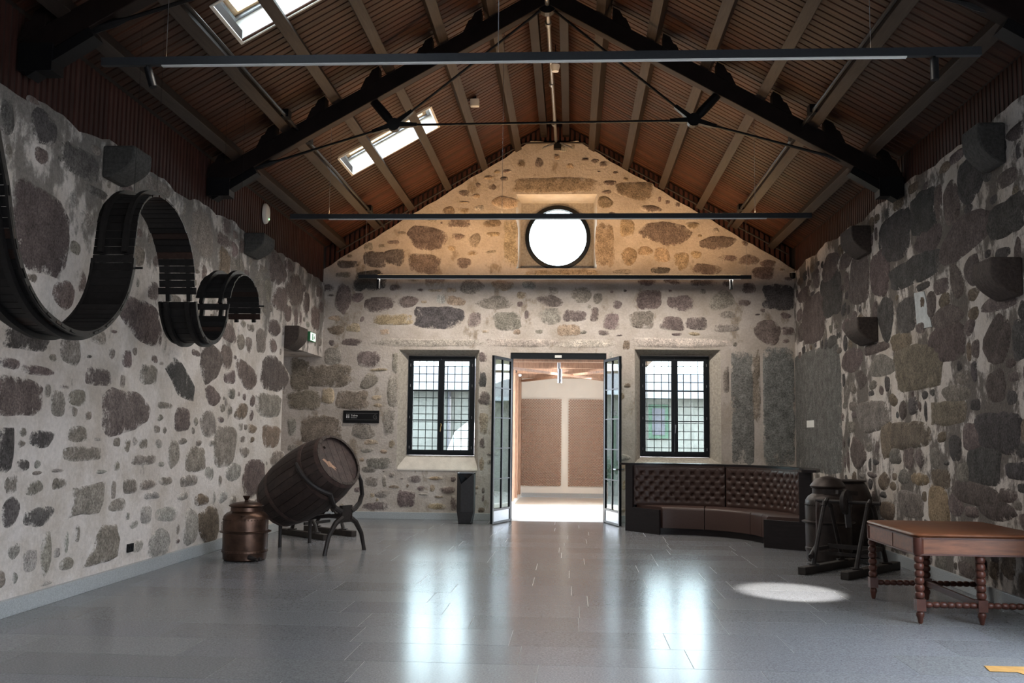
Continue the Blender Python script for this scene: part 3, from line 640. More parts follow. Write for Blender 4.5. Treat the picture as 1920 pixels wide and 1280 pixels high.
# ---------------------------------------------------------------- windows and door of the far wall
def casement(nm, x0, x1, z0, z1, Y, handle):
    w = frame(nm, ((x0 + x1) / 2, Y, z0))
    def rect(o, a, b, c, d, wd, ya, yb):
        y, t = (ya + yb) / 2, yb - ya
        o.box(((a + b) / 2, y, c + wd / 2), (b - a, t, wd)); o.box(((a + b) / 2, y, d - wd / 2), (b - a, t, wd))
        o.box((a + wd / 2, y, (c + d) / 2), (wd, t, d - c - 2 * wd)); o.box((b - wd / 2, y, (c + d) / 2), (wd, t, d - c - 2 * wd)); return o
    rect(MB(), x0, x1, z0, z1, .045, Y, Y + .09).build('window_frame', M_FRAME, w, bevel=.004)
    xm = (x0 + x1) / 2
    for a, b in ((x0 + .04, xm - .002), (xm + .002, x1 - .04)):
        o = rect(MB(), a, b, z0 + .04, z1 - .04, .058, Y - .015, Y + .05); H = z1 - z0 - .2
        zs = [z0 + .1 + H / 3, z0 + .1 + 2 * H / 3]
        for z in zs: o.box(((a + b) / 2, Y + .02, z), (b - a - .11, .04, .022))
        s_ = o.build('sash', M_FRAME, w, bevel=.003)
        zz = [z0 + .09] + zs + [z1 - .09]
        for p, q in zip(zz, zz[1:]): MB().box(((a + b) / 2, Y + .025, (p + q) / 2), (b - a - .10, .006, q - p - .006)).build('pane', M_GLASS, s_)
        hx = a + .004 if a < xm - .1 else b - .004
        for z in (z0 + .12, z0 + .5 * (z1 - z0) - .25, z0 + .5 * (z1 - z0) + .35, z1 - .2):
            MB().tube([(hx, Y - .02, z), (hx, Y - .02, z + .05)], .007, 6).build('hinge', M_ALU, s_)
    o = MB().box((xm + .012, Y - .03, z0 + .57), (.025, .03, .06)); o.beam((xm + .012, Y - .055, z0 + .57), (xm, Y - .055, z0 + .44), .016, .014, (0, 1, 0)); o.build('handle', M_BRASS if handle else M_ALU, w, bevel=.003)
    g = MB(); k = 0
    nx = int((x1 - x0) / .155) + 1
    for i in range(nx + 1): g.box((x0 + .01 + (x1 - x0 - .02) * i / nx, Y + .40, (z0 + z1) / 2), (.014, .014, z1 - z0))
    nz = round((z1 - z0) / .155)
    for i in range(nz + 1): g.box(((x0 + x1) / 2, Y + .385, z0 + .01 + (z1 - z0 - .02) * i / nz), (x1 - x0, .014, .014))
    g.build('iron_grille', M_GRILLE, w)
casement('window_1', -3.121, -1.85, 1.19, 3.07, 18.68, True)
casement('window_2', 1.285, 2.56, 1.21, 3.10, 18.68, False)
w3 = frame('window_3', (-.292, 19.0, 5.424))
RXZ = Matrix.Translation((-.292, 18.97, 5.424)) @ Matrix.Rotation(R(90), 4, 'X')
MB().lathe([(.558, -.10), (.558, .03), (.625, .03), (.637, .02), (.637, -.10), (.558, -.10)], RXZ, 64).build('window_frame', M_FRAME, w3, smooth=True)
MB().lathe([(.0001, -.05), (.58, -.05)], RXZ, 48).build('pane', M_GLASS, w3)
g = MB()
for i in range(-4, 5):
    q = i * .14; h = math.sqrt(.60 ** 2 - q * q); g.tube([(-.292 + q, 19.2, 5.424 - h), (-.292 + q, 19.2, 5.424 + h)], .004, 5); g.tube([(-.292 - h, 19.2, 5.424 + q), (-.292 + h, 19.2, 5.424 + q)], .004, 5)
g.build('iron_grille', M_GRILLE, w3)
# door
dr = frame('door_1', (-.26, D + .1, 0))
o = MB().box((-.26, D + .07, 3.075), (1.80, .10, .11)); o.box((-1.135, D + .07, 1.51), (.05, .10, 3.02)); o.box((.615, D + .07, 1.51), (.05, .10, 3.02))
o.build('door_frame', M_FRAME, dr, bevel=.004)
o = MB().box((-.26, D + .005, 3.06), (.13, .05, .05)).build('motion_sensor', M_PLASTIC, dr, bevel=.006)
def leaf(hx, hy, fx, fy, handle):
    a, f = V((hx, hy, 0)), V((fx, fy, 0)); t = (f - a).normalized(); L_ = (f - a).length; n = V((0, 0, 1)).cross(t)
    Mr = Matrix((t, n, V((0, 0, 1)))).transposed()
    P = lambda s, z, d=0: a + t * s + n * d + V((0, 0, z))
    o = MB(); Z0, Z1 = .015, 3.0
    bx = lambda s0, s1, z0, z1, th=.045: o.box(P((s0 + s1) / 2, (z0 + z1) / 2), (s1 - s0, th, z1 - z0), Mr)
    bx(0, .055, Z0, Z1); bx(L_ - .055, L_, Z0, Z1); bx(.055, L_ - .055, Z1 - .05, Z1); bx(.055, L_ - .055, Z0, .05); bx(.055, L_ - .055, .235, .27)
    zs = [.27, .80, 1.345, 1.89, 2.43, Z1 - .05]
    bx(L_ / 2 - .015, L_ / 2 + .015, .27, Z1 - .05, .035)
    for z in zs[1:-1]: bx(.055, L_ - .055, z - .009, z + .009, .03)
    lf = o.build('door_leaf', M_FRAME, dr)
    for s0, s1 in ((.05, L_ / 2 - .012), (L_ / 2 + .012, L_ - .05)):
        for z0, z1 in zip(zs, zs[1:]): MB().box(P((s0 + s1) / 2, (z0 + z1) / 2), (s1 - s0, .006, z1 - z0 - .012), Mr).build('pane', M_DGLASS, lf)
    MB().box(P(L_ / 2, .142), (L_ - .11, .02, .186), Mr).build('kick_panel', M_ALU, lf)
    o = MB()
    for z in (.25, .9, 1.6, 2.3): o.tube([P(-.01, z), P(-.01, z + .12)], .014, 6)
    o.build('hinge', M_FRAME, lf)
    if handle:
        o = MB()
        for sd in (-1, 1):
            o.beam(P(L_ - .03, 1.0, 0), P(L_ - .03, 1.0, sd * .07), .02, .02); o.beam(P(L_ - .02, 1.0, sd * .07), P(L_ - .16, 1.0, sd * .07), .018, .022)
        o.build('lever_handle', M_ALU, lf)
leaf(-1.135, 18.40, -1.408, 17.56, False); leaf(.617, 18.42, .856, 17.57, True)

# ---------------------------------------------------------------- corridor behind the door, and outdoors
MB().box((.1, 22.9, -.06), (2.9, 7.2, .1)).build('floor_corridor', M_CORRF, kind='structure')
MB().box((.1, 26.17, 1.75), (2.9, .2, 3.5)).build('wall_corridor', M_WHITE, kind='structure')
MB().box((.1, 26.02, .05), (2.8, .04, .10)).build('baseboard_corridor', M_SKIRT, kind='structure')
MB().box((.1, 22.9, 3.28), (3.3, 7.0, .12)).build('ceiling_corridor', M_CORW, kind='structure')
for y in (19.75, 21.6, 23.4, 25.2):
    o = MB().box((.1, y, 3.13), (2.8, .16, .16)).build('ceiling_beam', M_CORW, bevel=.006)
    tag(o, 'brown timber cross beam over the passage, %s from the doorway' % {19.75: 'first', 21.6: 'second', 23.4: 'third', 25.2: 'last'}[y], 'beam', 'passage ceiling beams')
T_ = thing('crossed_brace', 'pair of crossed timber braces under the passage ceiling beams', 'beam', (0, 22.5, 2.94))
for s in (-1, 1): MB().beam((-1.25 if s < 0 else 1.3, 20.0, 2.955 + s * .012), (1.3 if s < 0 else -1.25, 25.0, 2.955 + s * .012), .10, .05).build('brace', M_CORW, T_)
# closed sides of the passage; between the posts nearest the door it is open to the sky
MB().box((-1.50, 24.5, 1.7), (.10, 3.3, 3.3)).build('wall_passage_left', M_CORW, kind='structure')
MB().box((1.56, 24.7, 1.7), (.10, 2.9, 3.3)).build('wall_passage_right', M_WHITE, kind='structure')
kerb = MB().box((-1.40, 22.6, .05), (.16, 6.4, .10)).build('trim_4', M_WHITE, kind='structure')
MB().box((1.40, 22.6, .04), (.16, 6.4, .08)).build('trim_5', M_WHITE, kind='structure')
for y, nm in ((22.5, 'first'), (23.9, 'second'), (25.3, 'third')):
    o = MB().box((-1.36, y, 1.6), (.13, .15, 3.0)).build('timber_post', M_CORW, bevel=.006)
    tag(o, '%s reddish timber post along the passage beyond the open door' % nm, 'post', 'passage posts')
    o2 = MB().box((1.42, y, 1.6), (.13, .15, 3.0)).build('timber_post', M_CORW, bevel=.006)
    tag(o2, '%s timber post on the sunny open side of the passage' % nm, 'post', 'passage posts')
for x0, x1, nm in ((-1.423, -.271, 'left-hand'), (-.089, 1.06, 'right-hand')):
    T_ = thing('lattice_panel', '%s perforated terracotta panel on the white passage wall' % nm, 'panel', ((x0 + x1) / 2, 26.0, .287), 'terracotta lattice panels')
    MB().box(((x0 + x1) / 2, 26.045, 1.42), (x1 - x0, .01, 2.26)).build('backing', M_CORRF, T_)
    o = MB(); nz = 66; dz = 2.26 / nz; dx = .072
    for j in range(nz):
        z = .287 + (j + .5) * dz; x = x0 + (j % 2) * dx / 2
        while x < x1 - .02:
            xe = min(x + dx * .6, x1); o.box(((x + xe) / 2, 26.01, z), (xe - x, .05, dz * .72)); x += dx
    o.build('lattice', M_TERRA, T_, kind='stuff', fix=False)
T_ = thing('passage_spotlight', 'white cylinder spotlight hanging from the passage ceiling', 'lamp', (-.28, 21.0, 3.0))
aim(light('passage_lamp', 'SPOT', (-.26, 21.1, 2.69), energy=150, color=(1, .93, .84), shadow_soft_size=.05, spot_size=R(120), spot_blend=.8), (0, 1, -.25))
MB().tube([(-.28, 21, 3.22), (-.28, 21, 2.98)], .035, 12).build('stem', M_ALU, T_, smooth=True); MB().tube([(-.26, 21, 3.0), (-.26, 21, 2.70)], .05, 16).build('lamp_head', M_ALU, T_, smooth=True)
MB().box((0, 40, -.2), (90, 120, .1)).build('ground_outside', M_GROUND, kind='structure')
# houses beyond the two windows
def house(name, label, x0, x1, y, h, wins, eave):
    T_ = thing(name, label, 'building', ((x0 + x1) / 2, y, -.15))
    MB().box(((x0 + x1) / 2, y + 2, h / 2 - .08), (x1 - x0, 4, h + .15)).build('wall', M_EXT, T_)
    MB().prism([(x0 - .2, y - .35, h), (x0 - .2, y + 2, h + .75), (x0 - .2, y + 4.3, h)], (x1 - x0 + .4, 0, 0)).build('roof', M_ROOFT, T_)
    MB().box(((x0 + x1) / 2, y - .38, h - .03), (x1 - x0 + .4, .12, .12)).build('gutter', M_ALU, T_)
    for a, b, c, d in wins:
        f = MB().box(((a + b) / 2, y - .02, (c + d) / 2), (b - a, .08, d - c)).build('window', M_GREEN, T_)
        MB().box(((a + b) / 2, y - .07, (c + d) / 2), (b - a - .2, .02, d - c - .2)).build('pane', M_ROOFT, f)
    return T_
hL = house('stone_house', 'pale stone house seen through the window by the sign', -7.5, -2.3, 27.5, 2.9, [(-6.6, -5.6, .6, 2.2)], .3)
MB().tube([(-3.42, 27.4, -.1), (-3.42, 27.4, 2.85)], .06, 8).build('downpipe', M_ROOFT, hL, smooth=True)
house('stone_outbuilding', 'pale outbuilding with green shutter seen through the window above the bench', 1.9, 8.5, 28.0, 2.75, [(2.15, 2.7, 1.55, 2.5), (5.2, 6.2, .6, 2.2)], .3)
T_ = thing('garden_parasol', 'white garden parasol outside the window by the sign', 'parasol', (-2.55, 25.0, -.15))
MB().lathe([(.62, 1.25), (.60, 1.5), (.42, 1.95), (.05, 2.25)], Matrix.Translation((-2.55, 25, -.3)), 20).build('canopy', M_PLASTIC, T_, smooth=True)
MB().tube([(-2.55, 25, -.15), (-2.55, 25, 1.9)], .025, 8).build('pole', M_ALU, T_)
def bush(x, y, z, r, label):
    T_ = thing('leafy_shrub', label, 'shrub', (x, y, z)); o = MB()
    for i in range(260):
        d = V((rnd(-1, 1), rnd(-1, 1), rnd(0, 1.6))); d = d.normalized() * r * rnd(.5, 1); c = V((x, y, z)) + d + V((0, 0, r * .5)); s = .09
        a = V((rnd(-1, 1), rnd(-1, 1), rnd(-1, 1))).normalized() * s; b = V((rnd(-1, 1), rnd(-1, 1), rnd(-1, 1))).normalized() * s * .6
        o.add([c - a, c + b, c + a, c - b], [(0, 1, 2, 3)])
    o.build('foliage', M_GREEN, T_, kind='stuff', fix=False); MB().tube([(x, y, z), (x, y, z + r)], .04, 6).build('stem', M_CORW, T_)
bush(-4.6, 26.3, -.15, .8, 'green shrub against the pale house outdoors'); bush(2.3, 25.0, -.15, .45, 'low green shrub outside the window above the bench')

# ---------------------------------------------------------------- suspended track lights
def track(Y, z, wires, spots, label, strip, warm, down):
    x0, x1 = -3.83, 3.13
    T_ = thing('track_light', label, 'lamp', ((x0 + x1) / 2, Y, z), 'suspended track lights')
    MB().box(((x0 + x1) / 2, Y, z), (x1 - x0, .05, .065)).build('track', M_TRACK, T_)
    MB().box(((strip[0] + strip[1]) / 2, Y, z - .036), (strip[1] - strip[0], .035, .012)).build('diffuser', M_STRIP, T_)
    MB().box(((strip[0] + strip[1]) / 2, Y, z + .034), (strip[1] - strip[0], .02, .004)).build('uplight_strip', M_WARM, T_)
    for x in wires: MB().tube([(x, Y, z + .03), (x, Y, roofz(x) - .0)], .003, 5).build('suspension_wire', M_ALU, T_)
    for x, tilt in spots:
        h = V((math.sin(R(tilt)), 0, -math.cos(R(tilt)))); p = V((x, Y, z - .05))
        o = MB().tube([(x, Y, z - .03), p], .012, 8); o.tube([p, p + h * .17], .032, 14); o.build('spotlight', M_BLACK, T_, smooth=True)
    l = light('uplight', 'AREA', ((strip[0] + strip[1]) / 2, Y, z + .045), (R(180), 0, 0), energy=warm, color=(1, .60, .28), shape='RECTANGLE', size=strip[1] - strip[0], size_y=.03)
    light('downlight', 'AREA', ((strip[0] + strip[1]) / 2, Y, z - .0445), (0, 0, 0), energy=down, color=(1, .91, .80), shape='RECTANGLE', size=strip[1] - strip[0], size_y=.03)
    return T_
track(7.56, 4.545, (-3.3, -.6, 2.3), ((-3.45, 18), (2.78, 0)), 'black suspended track light nearest the camera with white underside', (-3.33, 2.57), UP1, DN1)
track(12.97, 4.49, (-3.3, -.95, 2.4), (), 'black suspended track light crossing the round window', (-3.3, 2.55), UP2, DN2)
track(17.35, 4.385, (-3.72, 3.05), ((-3.48, 0), (2.78, 0)), 'black suspended track light below the round window', (-3.5, 2.95), UP3, DN3)
o = MB().tube([(RX - .02, 6.0, 7.15), (RX + .02, 18.3, 7.15)], .03, 10)
for y in (8.5, 10.6, 12.9, 15.2, 17.2): o.tube([(RX, y, 7.15), (RX, y + .1, 7.15)], .045, 10)
tag(o.build('ridge_pipe', M_ALU, smooth=True), 'long thin pipe with couplings running below the ridge', 'pipe')
T_ = thing('gable_lamp', 'twin headed lamp at the peak of the gable wall', 'lamp', (RX + .05, 18.2, 7.0))
o = MB().box((RX + .05, 18.3, 7.04), (.14, .12, .10)); o.build('body', M_BLACK, T_)
for s in (-1, 1): MB().beam((RX + .05 + s * .06, 18.26, 7.09), (RX + .05 + s * .27, 18.2, 6.99), .10, .02).build('wing', M_ALU, T_)
def conduit(x, label):
    o = MB().tube([(x, 4.0, roofz(x) - .30), (x, 18.3, roofz(x) - .30)], .022, 8)
    for y in (11.8, 12.85, 16.9): o.box((x, y, roofz(x) - .27), (.09, .14, .10))
    tag(o.build('conduit', M_BLACK, smooth=True), label, 'pipe', 'conduits along the roof slopes')
conduit(-3.58, 'black conduit beside the second lowest purlin of the skylight slope'); conduit(2.88, 'black conduit beside the second lowest purlin of the plain slope')
for p, q, nm in (((-4.5, 18.36, 5.02), (-.95, 18.36, 7.13), 'left'), ((4.0, 18.36, 4.98), (.2, 18.36, 7.13), 'right')):
    tag(MB().tube([p, q, (RX, 18.36, 7.14)], .018, 8).build('conduit', M_IRON, smooth=True), 'slim dark conduit along the %s slope of the gable cladding' % nm, 'pipe', 'conduits along the gable')
# ---------------------------------------------------------------- small fittings
T_ = thing('sensor_box', 'small cream box on the skylight slope near the ridge', 'sensor', (-1.57, 15.2, 6.83)); MB().box((-1.57, 15.2, 6.83), (.14, .10, .12)).build('body', M_PLASTIC, T_, bevel=.01); MB().box((-1.57, 15.2, 6.92), (.05, .05, .1)).build('bracket', M_BLACK, T_)
T_ = thing('smoke_detector', 'round white smoke detector beside the ridge pipe', 'detector', (-.29, 14.0, 6.95)); MB().lathe([(.001, -.05), (.05, -.045), (.06, 0), (.07, .03), (.07, .05)], Matrix.Translation((-.27, 14, 6.92)), 18).build('body', M_PLASTIC, T_, smooth=True); MB().tube([(-.27, 14, 6.96), (-.27, 14, 7.28)], .008, 6).build('stem', M_BLACK, T_)
T_ = thing('alarm_sounder', 'white oval alarm unit on the dark cladding', 'alarm', (XL + .02, 14.7, 4.85))
MB().lathe([(.001, .06), (.10, .055), (.125, .03), (.13, 0)], Matrix.Translation((XL + .005, 14.7, 4.93)) @ Matrix.Rotation(R(90), 4, 'Y') @ Matrix.Diagonal((1.0, 1.0, 1, 1)) @ Matrix.Scale(1.25, 4, (1, 0, 0)), 24).build('cover', M_PLASTIC, T_, smooth=True)
MB().tube([(XL + .06, 14.74, 4.85), (XL + .07, 14.74, 4.85)], .012, 8).build('indicator_light', M_LEDG, T_)
T_ = thing('exit_sign', 'lit white and green exit sign beside the corner corbel', 'sign', (XL, 17.55, 3.24))
MB().box((XL + .03, 17.55, 3.31), (.05, .36, .17)).build('housing', M_EXITG, T_, bevel=.004); MB().box((XL + .058, 17.55, 3.31), (.008, .32, .14)).build('face', M_EXIT, T_)
X_ = XL + .064; o = MB().prism([(X_, 17.47, 3.25), (X_, 17.53, 3.25), (X_, 17.53, 3.365), (X_, 17.47, 3.365)], (.003, 0, 0))
o.prism([(X_, 17.56, 3.255), (X_, 17.575, 3.255), (X_, 17.605, 3.30), (X_, 17.64, 3.26), (X_, 17.65, 3.27), (X_, 17.615, 3.335), (X_, 17.59, 3.34)], (.003, 0, 0)); o.tube([(X_, 17.61, 3.358), (X_ + .003, 17.61, 3.358)], .012, 8)
o.build('running_figure', M_EXITG, T_)
T_ = thing('security_camera', 'small black camera under the cladding in the far right corner', 'camera', (XR - .03, 18.35, 4.55)); MB().lathe([(.001, -.07), (.045, -.05), (.06, 0), (.06, .04)], Matrix.Translation((XR - .04, 18.38, 4.59)), 16).build('dome', M_BLACK, T_, smooth=True); MB().box((XR - .03, 18.42, 4.64), (.08, .10, .03)).build('bracket', M_PLASTIC, T_)
for (x, y, z, sx, lab) in ((XL + .012, 10.52, .315, 1, 'black wall socket above the skirting near the copper pot'), (XR - .012, 10.3, .34, -1, 'dark wall socket behind the table legs')):
    T_ = thing('wall_socket', lab, 'socket', (x, y, z)); MB().box((x, y, z), (.024, .13, .09)).build('plate', M_BLACK, T_, bevel=.004)
    for dy in (-.03, .03): MB().tube([(x + sx * .012, y + dy, z), (x + sx * .015, y + dy, z)], .02, 12).build('outlet', M_FRAME, T_)
o = MB().box((XR - .012, 17.35, 1.83), (.006, .52, .12)); tag(o.build('paper_label', M_PAPER), 'small white paper label on the grey slabs', 'label')
o = MB().prism([(2.84, 7.06, .003), (3.02, 7.06, .003), (3.06, 6.9, .003), (3.25, 6.9, .003), (3.25, 7.23, .003), (2.87, 7.23, .003)], (0, 0, .002)); tag(o.build('floor_tape', M_TAPE), 'ochre adhesive strip on the grey floor at the picture corner', 'tape')
# direction sign with its lettering
SY = D - .035
T_ = thing('toilet_sign', 'black direction sign for the toilets on the stone wall', 'sign', (-3.97, D, 1.78))
MB().box((-3.972, D - .015, 1.895), (.685, .03, .235)).build('plate', M_BLACK, T_, bevel=.003)
o = MB().box((-3.955, SY + .003, 1.962), (.60, .004, .005)); o.box((-3.955, SY + .003, 1.838), (.60, .004, .005)); o.build('rule_line', M_SIGNG, T_)
o = MB()
for x in (-4.245, -4.205): o.box((x, SY + .003, 1.893), (.018, .004, .05)); o.tube([(x, SY + .005, 1.93), (x, SY + .001, 1.93)], .009, 10)
o.box((-4.225, SY + .003, 1.90), (.004, .004, .07)); o.build('toilet_pictogram', M_SIGNW, T_)
a = [(-3.70 + .038 * math.cos(t), SY + .003, 1.895 + .038 * math.sin(t)) for t in fr(R(60), R(330), 20)]
MB().tube(a, .004, 6).tube([(-3.712, SY + .003, 1.895), (-3.675, SY + .003, 1.895)], .003, 6).tube([(-3.688, SY + .003, 1.908), (-3.675, SY + .003, 1.895), (-3.688, SY + .003, 1.882)], .003, 6).build('arrow_symbol', M_SIGNG, T_)
def text(s, loc, size, m, par, bold=0):
    c = bpy.data.curves.new('lettering', 'FONT'); c.body = s; c.size = size; c.extrude = .001; c.offset = bold; c.materials.append(m)
    t = bpy.data.objects.new('lettering', c); me = bpy.data.meshes.new_from_object(t); bpy.data.objects.remove(t)
    o = bpy.data.objects.new('lettering', me); o.location = V(loc) - WL[par]; o.rotation_euler = (R(90), 0, 0); COL.objects.link(o); o.parent = par; return o
text('Toilets', (-4.165, SY + .001, 1.902), .046, M_SIGNW, T_, .0012); text('Sanit\u00e1rios', (-4.165, SY + .001, 1.868), .030, M_SIGNW, T_)
# stone corbels
def corbel(x, s, y, z, w, h, p, tone, label, grp):
    prof = [(0, 0), (p, 0), (p, -h * .35)] + [(p * (1 - .75 * (k / 6) ** 2) if k else p, -h * (.35 + .65 * k / 6)) for k in range(1, 7)] + [(0, -h)]
    o = MB().prism([(x + s * a, y, z + b) for a, b in prof], (0, w, 0))
    ob = o.build('stone_corbel', M_CORB[tone], loc=(x, y, z - h), bevel=.02); tag(ob, label, 'corbel', grp)
M_CORB = [mat('corbel_grey', (.055, .053, .050), .85, nscale=30, namp=.5, bump=.5, bscale=30), mat('corbel_brown', (.058, .043, .037), .85, nscale=30, namp=.45, bump=.5, bscale=30)]
G1, G2 = 'stone corbels on the wall with the slatted ribbon', 'stone corbels on the dark wall'
corbel(XL, 1, 9.48, 4.44, .42, .33, .33, 0, 'rounded grey stone corbel above the slatted ribbon crest', G1)
corbel(XL, 1, 13.8, 4.45, .52, .31, .30, 0, 'rounded grey stone corbel below the white oval alarm', G1)
corbel(XL, 1, 15.95, 3.34, .55, .38, .25, 1, 'dark stone corbel beside the lit exit sign', G1)
corbel(XR, -1, 9.45, 4.60, .40, .40, .26, 0, 'grey stone corbel tucked under the cladding nearest the camera', G2)
corbel(XR, -1, 13.7, 4.52, .6, .38, .27, 1, 'brown stone corbel under the cladding toward the corner', G2)
corbel(XR, -1, 9.2, 3.25, .44, .36, .29, 1, 'lower corbel with a pale end face nearest the camera', G2)
corbel(XR, -1, 13.5, 3.22, .65, .34, .28, 1, 'lower brown corbel above the pots and bench end', G2)
# ---------------------------------------------------------------- slatted ribbon hanging along the left wall
RIB = [(6.02, 4.15), (6.15, 3.80), (6.29, 3.48), (6.40, 3.24), (6.46, 3.06), (6.55, 2.84), (6.70, 2.62), (6.92, 2.45), (7.20, 2.355), (7.45, 2.32), (7.70, 2.345), (7.93, 2.43), (8.14, 2.57), (8.29, 2.74), (8.38, 2.95),
       (8.40, 3.12), (8.42, 3.30), (8.46, 3.47), (8.56, 3.62), (8.75, 3.73), (8.98, 3.765), (9.22, 3.73), (9.45, 3.63), (9.62, 3.50), (9.74, 3.34), (9.81, 3.15), (9.84, 3.0), (9.87, 2.84), (9.94, 2.70), (10.06, 2.59), (10.22, 2.53),
       (10.40, 2.53), (10.56, 2.59), (10.69, 2.70), (10.77, 2.84), (10.81, 3.0), (10.87, 3.14), (10.97, 3.26), (11.12, 3.36), (11.30, 3.415), (11.50, 3.41), (11.68, 3.35), (11.82, 3.25), (11.90, 3.10), (11.94, 2.92)]
def spline(P, step):
    out = []
    n = len(P)
    for i in range(n - 1):
        p0, p1, p2, p3 = P[max(i - 1, 0)], P[i], P[i + 1], P[min(i + 2, n - 1)]
        for k in range(12):
            t = k / 12
            out.append(tuple(.5 * (2 * p1[c] + (p2[c] - p0[c]) * t + (2 * p0[c] - 5 * p1[c] + 4 * p2[c] - p3[c]) * t * t + (3 * p1[c] - p0[c] - 3 * p2[c] + p3[c]) * t ** 3) for c in (0, 1)))
    out.append(P[-1]); res = [out[0]]; acc = 0; pos = []
    for a, b in zip(out, out[1:]):
        L_ = math.dist(a, b)
        while acc + step <= L_ + 1e-9:
            acc += step; q = acc / L_; pos.append((a[0] + (b[0] - a[0]) * q, a[1] + (b[1] - a[1]) * q, math.atan2(b[1] - a[1], b[0] - a[0])))
        acc -= L_
    return pos
RB = thing('slatted_ribbon', 'black serpentine ribbon of wooden slats hanging along the left stone wall', 'sculpture', (-4.06, 9.0, 2.3))
sm = MB().box((0, 0, 0), (.40, .0705, .016)).mesh('slat', M_SLAT)
sm2 = MB().box((0, 0, 0), (.37, .068, .018)).mesh('slat', M_SLAT)
pos = spline(RIB, .074); PTS = spline(RIB, .05)
for i, (y, z, a) in enumerate(pos):
    if 9.83 < y < 9.9 and 2.84 < z < 3.06 and i % 2: continue
    if (10.78 < y < 10.83 and 2.86 < z < 3.05 and i % 2) or (y > 11.9 and z < 3.04 and i % 2 == 0): continue
    s = rnd(.7, 1.5); b = rnd(0, 1) < .12
    upper = 8.39 < y < 9.9 and z > 3.02
    inst(sm2 if upper else sm, 'slat', RB, Matrix.Translation((-4.06 + rnd(-.006, .006), y, z)) @ Matrix.Rotation(a + rnd(-.07, .07), 4, 'X'), (s * (2.2 if b else 1), s * (1.3 if b else 1), s))
def seg(x, i0, i1, off, w):
    o = MB(); q = PTS[i0:i1]
    for (y, z, a), (y2, z2, a2) in zip(q, q[1:]):
        n1, n2 = (-math.sin(a) * off, math.cos(a) * off), (-math.sin(a2) * off, math.cos(a2) * off)
        h = .022
        m1, m2 = (-math.sin(a) * h, math.cos(a) * h), (-math.sin(a2) * h, math.cos(a2) * h)
        vs = []
        for (yy, zz, nn, mm) in ((y, z, n1, m1), (y2, z2, n2, m2)):
            for dx, k in ((-w, -1), (w, -1), (w, 1), (-w, 1)): vs.append((x + dx, yy + nn[0] + mm[0] * k, zz + nn[1] + mm[1] * k))
        o.add(vs, [(0, 1, 5, 4), (1, 2, 6, 5), (2, 3, 7, 6), (3, 0, 4, 7)] + ([(3, 2, 1, 0)] if (y, z, a) == q[0] else []) + ([(4, 5, 6, 7)] if (y2, z2, a2) == q[-1] else []))
    return o
N_ = len(PTS)
ix = lambda y0, z0: min(range(N_), key=lambda i: (PTS[i][0] - y0) ** 2 + (PTS[i][1] - z0) ** 2)
cuts = [0, ix(8.40, 3.12), ix(9.85, 2.9), ix(10.81, 3.0), N_]
for k in range(4):
    # the carrying rails change side at each turn: outside over the crests, rim strips in the hollows
    if k % 2 == 0:
        for x in (-4.245, -3.872): seg(x, cuts[k], cuts[k + 1], .0, .010).build('edge_strip', M_SLAT, RB, color=(1, 1, 1))
    for x in (-4.17, -3.95): seg(x, cuts[k], min(cuts[k + 1] + 1, N_), (-.03 if k % 2 == 0 else .03), .022).build('rail', M_SLAT, RB, color=(1, 1, 1))
for y, z in ((8.42, 3.0), (11.88, 3.12)): MB().tube([(-3.88, y, z), (-3.80, y, z)], .010, 8).build('pin', M_BLACK, RB)
for y, z in ((8.98, 3.78), (11.35, 3.42)):
    for x in (-4.17, -3.95): MB().tube([(x, y, z), (x, y, roofz(x))], .0016, 5).build('suspension_wire', M_BLACK, RB)

# ---------------------------------------------------------------- copper pot by the left wall
def pot(name, label, c, k, knob, m, spout, dome=0.0):
    x, y = c; T_ = thing(name, label, 'pot', (x, y, 0)); M = Matrix.Translation((x, y, 0)) @ Matrix.Scale(k, 4)
    MB().lathe([(.0001, .004), (.245, .004), (.262, .02), (.268, .10), (.272, .115), (.274, .50), (.268, .54), (.235, .575), (.20, .592), (.188, .60), (.186, .645), (.20, .655), (.20, .663), (.17, .66)], M, 40).build('body', m, T_, smooth=True)
    MB().lathe([(.27, .335), (.312, .345), (.314, .355), (.27, .365)], M, 40).build('flange', m, T_, smooth=True)
    MB().lathe([(.272, .095), (.277, .10), (.277, .125), (.272, .13)], M, 40).build('band', m, T_, smooth=True)
    o = MB()
    for i in range(44):
        a = 2 * math.pi * i / 44
        for z in (.112, .50): o.tube([M @ V((.27 * math.cos(a), .27 * math.sin(a), z)), M @ V((.281 * math.cos(a), .281 * math.sin(a), z))], [.008, .004], 6)
    o.build('rivets', m, T_)
    ld = MB().lathe([(.205, .655), (.212, .668), (.205, .676), (.15, .70 + dome), (.06, .712 + dome * 1.3), (.0001, .715 + dome * 1.4)], M, 36).build('lid', m, T_, smooth=True)
    if knob: MB().lathe([(.022, .705), (.026, .72), (.02, .73), (.045, .775), (.048, .785), (.0001, .78)], M, 20).build('knob', m, ld, smooth=True)
    if spout:
        a = V((x + .13, y - .225, .06)); b = a + V((.11, -.06, -.018)); o = MB().tube([a, b], [.03, .022], 10); o.tube([b, b + V((.02, -.02, -.02))], [.018, .012], 8); o.tube([b + V((.035, -.0, .01)), b + V((.06, -.01, .012))], .022, 10); o.build('tap', M_IRON, T_, smooth=True)
    return T_
pot('copper_pot', 'riveted copper pot with lid standing by the left wall', (-4.03, 12.18), 1.0, True, M_COPPER, True)

